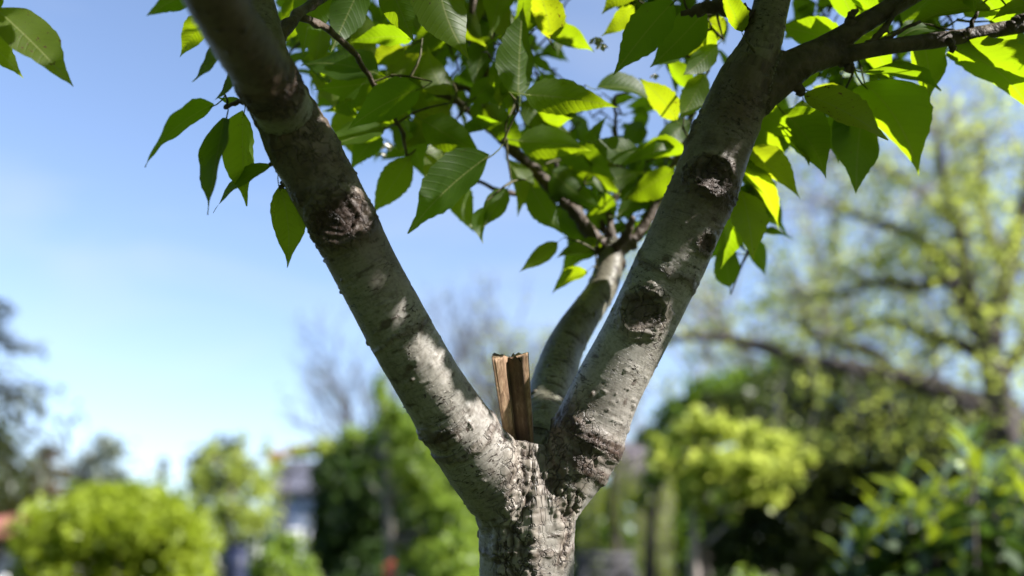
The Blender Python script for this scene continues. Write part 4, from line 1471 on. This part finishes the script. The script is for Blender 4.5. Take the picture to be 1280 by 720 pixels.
def house(name, label, px0, px1, pyeave, pyridge, d, wallc, roofc, wins, seed, depth=7.0, chim=False):
    a, b_ = at(px0, pyeave, d), at(px1, pyeave, d)
    c = at((px0 + px1) / 2, pyeave, d)
    W, Hh = (b_ - a).length, c.z
    rz = at((px0 + px1) / 2, pyridge, d).z
    t = thing(name, label, "house", (c.x, c.y, 0))
    wm = simple_mat(name + "_render", wallc, tuple(x * 1.15 for x in wallc), 2, .85, .1)
    rm = simple_mat(name + "_tiles", roofc, tuple(x * 1.35 for x in roofc), 5, .8, .3)
    gm = simple_mat(name + "_glass", (.02, .025, .03), (.04, .045, .05), 1, .15, 0)
    fm = simple_mat(name + "_frame", (.7, .7, .7), (.78, .78, .78), 3, .5, 0)
    cy = c.y + depth / 2
    m = MB(); m.box((c.x, cy, Hh / 2), (W, depth, Hh))
    for s_ in (-1, 1):                       # gables
        n0 = len(m.v)
        x = c.x + s_ * W / 2
        m.v += [(x, cy - depth / 2, Hh), (x, cy + depth / 2, Hh), (x, cy, rz - .12), (x - s_ * .2, cy, rz - .12)]
        m.f.append([n0, n0 + 1, n0 + 2, n0 + 3])
    m.build("wall", wm, t)
    m = MB()
    ov, th = .45, .16
    for s_ in (-1, 1):
        y0 = cy + s_ * (depth / 2 + ov)
        z0 = Hh - ov * (rz - Hh) / (depth / 2)
        for zz in (0, th):
            m.quad((c.x - W / 2 - ov, y0, z0 + zz), (c.x + W / 2 + ov, y0, z0 + zz), (c.x + W / 2 + ov, cy, rz + zz), (c.x - W / 2 - ov, cy, rz + zz))
        m.quad((c.x - W / 2 - ov, y0, z0), (c.x + W / 2 + ov, y0, z0), (c.x + W / 2 + ov, y0, z0 + th), (c.x - W / 2 - ov, y0, z0 + th))
        for e in (-1, 1):
            x = c.x + e * (W / 2 + ov)
            m.quad((x, y0, z0), (x, cy, rz), (x, cy, rz + th), (x, y0, z0 + th))
    rf = m.build("roof", rm, t)
    if chim:
        m = MB(); m.box((c.x - W * .2, cy + .3, rz + .5), (.7, .6, 1.5)); ch = m.build("chimney", rm, t); ch.parent = rf
        ch.location = (0, 0, 0)
    for (fx, fz, ww, wh) in wins:
        x = c.x + (fx - .5) * W; z = fz * Hh; y = c.y
        m = MB()
        for (dx, dz, sx, sz) in ((-ww / 2, 0, .1, wh), (ww / 2, 0, .1, wh), (0, wh / 2 + .05, ww + .1, .1), (0, -wh / 2 - .05, ww + .1, .1), (0, 0, .06, wh)):
            m.box((x + dx, y - .03, z + dz), (sx, .12, sz))
        wf = m.build("window", fm, t)
        m = MB(); m.box((x, y - .012, z), (ww - .1, .03, wh))
        pn = m.build("pane", gm, t); pn.parent = wf; pn.location = (0, 0, 0)
    return t
house("grey_house", "pale blue-grey house with a dark roof half hidden among trees", 338, 492, 612, 566, 42, (.30, .34, .42), (.08, .08, .10),
      [(.18, .55, .9, 1.2), (.42, .55, .9, 1.2), (.66, .55, .9, 1.2), (.88, .55, .9, 1.2)], 1, chim=True)
house("red_roofed_house", "low house with a dull red roof behind the spruce and hedge", -60, 42, 668, 640, 17, (.5, .46, .42), (.30, .12, .09),
      [(.3, .5, 1.0, 1.0), (.75, .5, 1.0, 1.0)], 2, depth=5)
tree("blossom_tree", "small tree with orange and yellow blossom in front of the grey house", "tree", 358, 27, 4, [(352, 730), (354, 660), (357, 600)],
     [(345, 572, 14, 9, 0), (366, 566, 16, 9, 0), (385, 562, 12, 8, 0)], FM['orange'], 420, .2, 21)
tree("olive_tree", "yellowish-green tree leaning over the grey house roof", "tree", 395, 24, 4, [(400, 730), (398, 660), (394, 590)],
     [(380, 565, 20, 10, 0), (405, 560, 22, 16, 0), (345, 585, 14, 10, .4), (420, 580, 24, 24, 0)], FM['yellow'], 900, .2, 22)

# ---- left of the trunk
tree("dark_tree", "dense dark green evergreen tree left of the trunk", "tree", 450, 16, 9, [(448, 735), (450, 680), (455, 620), (462, 560)],
     [(420, 600, 34, 36, 0), (460, 570, 40, 30, .4), (500, 545, 36, 34, .3), (430, 650, 42, 40, 0), (480, 630, 50, 44, 0), (540, 580, 46, 46, .3), (420, 690, 40, 34, .2), (510, 690, 60, 44, .3), (570, 640, 44, 60, 0), (440, 560, 22, 14, .2)], FM['dark'], 12000, .17, 23, shell=.5)
tree("bright_tree", "fresh light-green tree with an airy pointed top and pinkish trunk", "tree", 488, 11, 8, [(490, 735), (488, 680), (485, 630), (482, 570), (478, 510)],
     [(476, 492, 14, 26, 0), (492, 520, 26, 22, 0), (510, 548, 30, 24, 0), (470, 552, 20, 22, .2), (540, 560, 34, 34, .3), (525, 600, 36, 26, 0), (556, 640, 38, 34, 0), (450, 585, 22, 18, .2), (545, 695, 44, 34, -.1), (580, 670, 34, 50, .2), (440, 545, 20, 12, .4), (505, 580, 26, 20, -.3)], FM['bright'], 4600, .12, 24, M_TRUNKPALE)
shrub("flowering_shrub", "low shrub covered in orange-red flowers at the foot of the light-green tree", "shrub", 464, 512, 697, 9, FM['red'], 900, .06, 25, nclump=14)
shrub("dark_shrub", "dark green low bush behind the orange-red flowers", "shrub", 400, 530, 668, 12.5, FM['dark'], 3600, .1, 26, nclump=30)
shrub("leafy_shrub", "light-green leafy bush against the left side of the trunk", "shrub", 505, 640, 655, 7.5, FM['bright'], 3000, .085, 27, nclump=34)
bare("bare_tree", "bare purple-grey tree far behind the light-green tree", 565, 26, 735, 300, 31, .55, 6, .30, M_TRUNKBG, FM['yellow'], 500, .18, "bare spring trees far behind the fork")
bare("bare_tree", "low bare grey tree above the grey house", 415, 34, 735, 425, 32, .55, 6, .30, M_TRUNKBG, FM['far'], 160, .22, "bare spring trees far behind the fork")
bare("bare_tree", "bare grey tree seen between the two front limbs", 650, 30, 735, 372, 33, .5, 6, .30, M_TRUNKBG, FM['far'], 200, .22, "bare spring trees far behind the fork")

bare("bare_tree", "spindly bare tree close beside the light-green tree's airy top", 500, 28, 735, 345, 37, .55, 6, .26, M_TRUNKBG, FM['far'], 200, .2, "bare spring trees far behind the fork")
bare("bare_tree", "bare tree in the haze behind the rear limb", 735, 32, 735, 385, 38, .55, 6, .28, M_TRUNKBG, FM['yellow'], 300, .2, "bare spring trees far behind the fork")

# ---- right of the trunk
bare("bare_tree", "hazy bare tree just right of the right limb", 880, 24, 735, 330, 34, .55, 6, .17, M_TWIGBG, FM['yellow'], 900, .17, "bare spring trees far behind the fork")
bare("bare_tree", "tall bare budding tree behind the spreading branches on the right", 1080, 20, 735, 120, 35, .55, 5, .20, M_TWIGBG, FM['yellow'], 1300, .16, "bare spring trees far behind the fork")
bare("bare_tree", "bare budding tree at the right edge behind the dark trunk", 1230, 18, 735, 110, 36, .6, 5, .19, M_TWIGBG, FM['yellow'], 1300, .16, "bare spring trees far behind the fork")

# the spreading tree on the right with dark branches and thin yellow leaf
d = 9.0
b = root_at(1262, 735, d)
t = thing("spreading_tree", "spreading tree with dark crooked branches and thin yellow-green leaf on the right", "tree", tuple(b))
def arm(rows, dd=0.0, name="branch", parent=t):
    sp = cat_rom([(x, y, r, d + dd * i / max(1, len(rows) - 1)) for i, (x, y, r) in enumerate(rows)], 4)
    m = MB(); P = [at(x, y, q) for x, y, r, q in sp]
    m.tube(P, [(r * 1.7 + .6) / FPX * d for x, y, r, q in sp], 8, seed=2, rough=.25)
    m.build(name, M_TRUNKBG, parent, True)
    return P
ps = []
P0 = at(1262, 735, d)
m = MB(); pp = [Vector((P0.x, P0.y, -.05)), at(1262, 700, d), at(1258, 600, d), at(1252, 540, d), at(1246, 480, d), at(1236, 425, d)]
m.tube(pp, [.18, .16, .15, .14, .125, .10], 10, seed=4, rough=.2); m.build("trunk", M_TRUNKBG, t, True)
for rows, dd in [
  ([(1236, 425, 9), (1215, 385, 8), (1190, 345, 7), (1165, 315, 6), (1140, 295, 5), (1100, 280, 3), (1050, 262, 2)], .4),
  ([(1250, 525, 9), (1215, 505, 8), (1170, 485, 7.5), (1120, 470, 7), (1060, 460, 6), (1000, 450, 5), (940, 430, 4), (880, 420, 3), (830, 425, 2)], -.5),
  ([(1238, 430, 8), (1246, 390, 7), (1262, 340, 6), (1275, 280, 5), (1290, 200, 4)], .3),
  ([(1215, 385, 6), (1205, 330, 5), (1196, 280, 4), (1180, 230, 3), (1172, 170, 2)], -.3),
  ([(1190, 345, 5), (1150, 360, 4), (1105, 352, 3), (1060, 365, 2.4), (1010, 372, 1.6)], .5),
  ([(1250, 470, 6), (1275, 440, 5), (1300, 420, 4)], 0),
  ([(1240, 455, 6), (1200, 430, 5), (1160, 420, 4), (1110, 400, 3), (1060, 410, 2)], .6),
  ([(1262, 345, 5), (1240, 300, 4), (1225, 240, 3), (1230, 180, 2)], .2),
  ([(1120, 470, 5), (1090, 440, 4), (1050, 430, 3), (1000, 410, 2)], -.2),
  ([(1196, 280, 4), (1150, 240, 3), (1110, 215, 2), (1060, 200, 1.4)], .5),
]:
    ps += arm(rows, dd)
r_ = random.Random(44)
tw = MB(); tips = []
for _ in range(300):
    p0 = r_.choice(ps)
    q = p0
    dr = Vector((r_.gauss(-.2, .7), r_.gauss(0, .7), r_.gauss(.45, .6))).normalized()
    pts = [q]
    for k in range(3):
        dr = (dr + Vector((r_.gauss(0, .25), r_.gauss(0, .25), r_.gauss(.05, .2)))).normalized()
        q = q + dr * r_.uniform(.12, .42)
        pts.append(q)
    tips += pts[1:]
    tw.tube(pts, [.006, .0045, .0035, .002], 4, caps=False)
pa = np.array([tuple(q) for q in ps])
for _ in range(420):
    c = at(r_.uniform(925, 1310), r_.uniform(100, 575), r_.uniform(8.2, 10.6))
    s0 = Vector(pa[np.linalg.norm(pa - np.array(c), axis=1).argmin()])
    if (c - s0).length > 1.6:
        continue
    mid = s0.lerp(c, .5) + Vector((r_.gauss(0, .06), r_.gauss(0, .06), .08))
    tw.tube([s0, mid, c], [.008, .006, .003], 4, caps=False)
    tips += [c, mid.lerp(c, .5)]
tw.build("twigs", M_TWIGBG, t, True)["kind"] = "stuff"
cc = []
for _ in range(950):
    p0 = r_.choice(tips)
    for k in range(r_.randint(4, 13)):
        cc.append(tuple(p0 + Vector((r_.gauss(0, .085), r_.gauss(0, .085), r_.gauss(0, .085)))))
crown(t, np.array(cc), .08, FM['yellow'], 45)

tree("lime_tree", "small rounded yellow-green tree with a slender pale trunk right of the fork", "tree", 866, 6.5, 7.5, [(868, 735), (868, 690), (867, 640), (872, 600)],
     [(830, 575, 26, 20, 0), (860, 545, 30, 22, .1), (900, 535, 26, 18, 0), (940, 545, 30, 20, .1), (975, 560, 24, 20, 0), (985, 590, 20, 18, 0), (945, 585, 34, 22, -.1), (900, 580, 34, 24, -.15), (865, 600, 28, 22, -.1), (920, 618, 26, 18, .1), (960, 620, 24, 16, 0), (880, 635, 14, 12, 0), (915, 648, 8, 8, 0), (820, 552, 10, 12, 0), (1012, 574, 12, 8, 0), (870, 520, 10, 10, 0)], FM['lime'], 5600, .07, 51, M_TRUNKPALE, asp=.7)
tree("olive_conifer", "broad olive evergreen coloured dark for the shade under the spreading branches", "tree", 1020, 12, 14, [(1010, 735), (1010, 660), (1012, 580), (1015, 520)],
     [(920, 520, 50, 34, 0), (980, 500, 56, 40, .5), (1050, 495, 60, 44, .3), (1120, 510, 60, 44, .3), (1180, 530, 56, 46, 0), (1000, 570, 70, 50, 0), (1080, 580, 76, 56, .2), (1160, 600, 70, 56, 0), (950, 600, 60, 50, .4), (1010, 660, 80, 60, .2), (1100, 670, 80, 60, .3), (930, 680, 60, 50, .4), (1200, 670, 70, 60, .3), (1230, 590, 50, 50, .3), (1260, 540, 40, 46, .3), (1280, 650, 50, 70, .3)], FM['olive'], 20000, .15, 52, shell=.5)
tree("green_tree", "mid-green tree behind the small yellow-green tree", "tree", 900, 17, 8, [(880, 735), (882, 660), (886, 580), (892, 520)],
     [(850, 520, 30, 24, 0), (890, 495, 34, 26, 0), (930, 485, 34, 24, .4), (820, 560, 30, 30, 0), (860, 580, 44, 40, .4), (790, 600, 26, 34, 0), (985, 470, 40, 24, .4), (840, 640, 50, 50, .4), (960, 520, 34, 34, 0)], FM['mid'], 7000, .17, 53, shell=.5)
shrub("thicket_bush", "big mid-green bush closing the gap between trunk and willow", "shrub", 690, 800, 590, 22, FM['mid'], 6000, .17, 81, nclump=40, group="big bushes behind the trunk")
shrub("thicket_bush", "dark green bush behind the slim tree and the slender pale trunk", "shrub", 770, 930, 575, 20, FM['dark'], 7000, .17, 82, nclump=44, group="big bushes behind the trunk")
shrub("thicket_bush", "mid-green bush behind the bench beside the trunk", "shrub", 590, 730, 600, 24, FM['mid'], 5000, .18, 83, nclump=40, group="big bushes behind the trunk")
# weeping willow strands
d = 14
b = root_at(770, 735, d)
t = thing("willow_tree", "weeping yellow-green willow hanging in strands right of the trunk", "tree", tuple(b))
add_trunk(t, [(b.x, b.y, -.05), tuple(at(768, 680, d)), tuple(at(765, 620, d)), tuple(at(770, 560, d))], [.11, .09, .08, .05])
st = MB(); cc = []
for k in range(64):
    x = r_.uniform(722, 842); y0 = 560 + r_.uniform(0, 50) + abs(x - 775) * .25
    y1 = y0 + r_.uniform(50, 150); dd = r_.uniform(-.8, .8)
    p0, p1 = at(x, y0, d + dd), at(x + r_.uniform(-6, 6), y1, d + dd)
    s0 = at(770, 565 + r_.uniform(-6, 20), d)
    st.tube([s0, s0.lerp(p0, .6) + Vector((0, 0, .15)), p0, p1], [.02, .012, .008, .004], 4, caps=False)
    for q in range(26):
        c = p0.lerp(p1, q / 26)
        cc.append((c.x + r_.gauss(0, .03), c.y + r_.gauss(0, .03), c.z))
st.build("strands", M_TWIGBG, t, True)
crown(t, np.array(cc), .11, FM['willow'], 54, aspect=.3)
for (px, d_, top, w_) in [(806, 15, 600, 6), (752, 17, 590, 5)]:
    pass
tree("slim_tree", "slim dark-trunked tree standing between the willow and the pale slender trunk", "tree", 812, 12, 9, [(812, 735), (813, 690), (816, 650), (822, 610)],
     [(815, 600, 22, 18, 0), (835, 585, 20, 16, .2), (800, 625, 16, 16, 0)], FM['mid'], 500, .1, 55)

# garden bench low by the trunk
p = at(756, 690, 11)
t = thing("garden_bench", "grey slatted garden bench low behind the trunk on the right", "bench", (p.x, p.y, 0))
GM = simple_mat("weathered_grey_wood", (.07, .068, .075), (.13, .125, .13), 14, .8, .3)
zt = p.z
Wb = 70 / FPX * 11 * 1.05
seatz = zt - .42
for k in range(4):
    m = MB(); m.box((p.x, p.y + .02 + .012 * k, zt - .05 - k * .11), (Wb, .022, .08)); m.build("slat", GM, t)
for k in range(4):
    m = MB(); m.box((p.x, p.y - .08 - k * .11, seatz), (Wb, .085, .025)); m.build("slat", GM, t)
for s_ in (-1, 1):
    x = p.x + s_ * (Wb / 2 - .06)
    m = MB(); m.box((x, p.y + .075, zt / 2), (.06, .05, zt)); m.build("leg", GM, t)
    m = MB(); m.box((x, p.y - .45, seatz / 2 + .1), (.06, .06, seatz + .2)); m.build("leg", GM, t)
    m = MB(); m.box((x, p.y - .19, seatz + .215), (.07, .48, .03)); m.build("armrest", GM, t)

shrub("low_shrub", "low bright-green leafy plant under the small yellow-green tree", "shrub", 872, 996, 696, 5, FM['bright'], 1500, .06, 56, nclump=24)

# the glossy laurel, near enough to pick out its blades
d = 3.6
b = root_at(1190, 735, d)
t = thing("laurel_shrub", "glossy broad-leaved laurel bush with light glints at lower right", "shrub", tuple(b))
lm = mesh_np("leaf", [(0, 0, 0), (.25, .14, .035), (.25, -.14, .035), (.25, 0, 0), (.6, .16, .04), (.6, -.16, .04), (.6, 0, .01), (1, 0, -.06)],
             [[0, 3, 1, 1], [0, 2, 3, 3], [3, 6, 4, 1], [2, 5, 6, 3], [6, 7, 4, 4], [5, 7, 6, 6]][2:4] + [[0, 2, 3, 1]] + [[4, 6, 5, 7]])
lm.materials.append(FM['laurel'])
stems = MB()
heads = []
tops = [(1075, 640), (1100, 620), (1125, 592), (1150, 610), (1178, 600), (1205, 560), (1215, 545), (1240, 585), (1262, 575), (1285, 560), (1090, 660), (1135, 640), (1165, 640), (1195, 620), (1225, 615), (1255, 620), (1290, 610),
        (1110, 680), (1145, 670), (1180, 665), (1215, 660), (1250, 665), (1280, 660), (1080, 700), (1120, 710), (1160, 705), (1200, 700), (1240, 705), (1275, 705), (1060, 690)]
for (x, y) in tops:
    dd = d + r_.uniform(-.25, .35)
    tp = at(x, y, dd)
    heads.append(tp)
    bb = Vector((b.x + (tp.x - b.x) * .35, b.y + r_.uniform(-.1, .1), 0))
    stems.tube([bb, bb.lerp(tp, .5) + Vector((0, 0, -.05)), tp], [.012, .009, .005], 6)
stems.build("stems", M_TRUNKBG, t, True)
for tp in heads:
    for k in range(9):
        a = k * 2.4 + r_.uniform(0, .5)
        el = r_.uniform(.1, 1.0)
        ax = Vector((math.cos(a) * math.cos(el), math.sin(a) * math.cos(el), math.sin(el)))
        n_ = (Vector((0, 0, 1)) - ax * ax.z)
        n_ = n_.normalized() if n_.length > .1 else ax.orthogonal().normalized()
        y_ = n_.cross(ax)
        L = r_.uniform(.11, .17)
        p_ = tp - Vector((0, 0, .018 * k))
        o = bpy.data.objects.new("leaf", lm); COL.objects.link(o); o.parent = t
        o.matrix_local = Matrix.Translation(-Vector(t.location)) @ Matrix(((ax.x * L, y_.x * L, n_.x * L, p_.x), (ax.y * L, y_.y * L, n_.y * L, p_.y), (ax.z * L, y_.z * L, n_.z * L, p_.z), (0, 0, 0, 1)))
cl = [(h.x, h.y + .12, h.z - .42, .22, .22, .26) for h in heads]
crown(t, clump_points(cl, 5200, 60), .10, FM['dark'], 60, name="inner_foliage")  # darker leaf green paints the shade inside and under the laurel
shrub("dark_undergrowth", "dark green undergrowth behind the laurel bush", "shrub", 1000, 1300, 640, 6.5, FM['dark'], 3600, .09, 61, nclump=40)

# ---- treeline far behind; unseen trees added at sides and back to block sky light
def wood_ring(name, a0, a1, R0, R1, h0, h1, n, size, mat, seed):
    r = np.random.default_rng(seed)
    K = 70
    cl = []
    for k in range(K):
        a = math.radians(a0 + (a1 - a0) * (k + r.random()) / K); R = r.uniform(R0, R1)
        h = r.uniform(h0, h1)
        for z in (.22, .5, .78):
            rr = h * .26 * r.uniform(.8, 1.2)
            cl.append((math.sin(a) * R, math.cos(a) * R, h * z, rr * 1.2, rr * 1.2, rr))
    C = clump_points(cl, n, seed, .5)
    V_, F_ = leaves_np(C, size, seed)
    o = obj(name, mesh_np(name, V_, F_, False), None, mat)
    o["kind"] = "stuff"
    return o
wood_ring("treeline", -62, 62, 46, 54, 4.6, 6.6, 26000, .6, FM['mid'], 71)
wood_ring("sky_blocking_trees", 152, 290, 12, 16, 6.0, 9.0, 14000, .55, FM['dark'], 72)
wood_ring("far_sky_blocking_trees", 58, 150, 22, 30, 8.0, 13.0, 12000, .8, FM['dark'], 73)
wood_ring("far_sky_blocking_trees", -150, -60, 22, 30, 7.0, 11.0, 12000, .8, FM['dark'], 74)
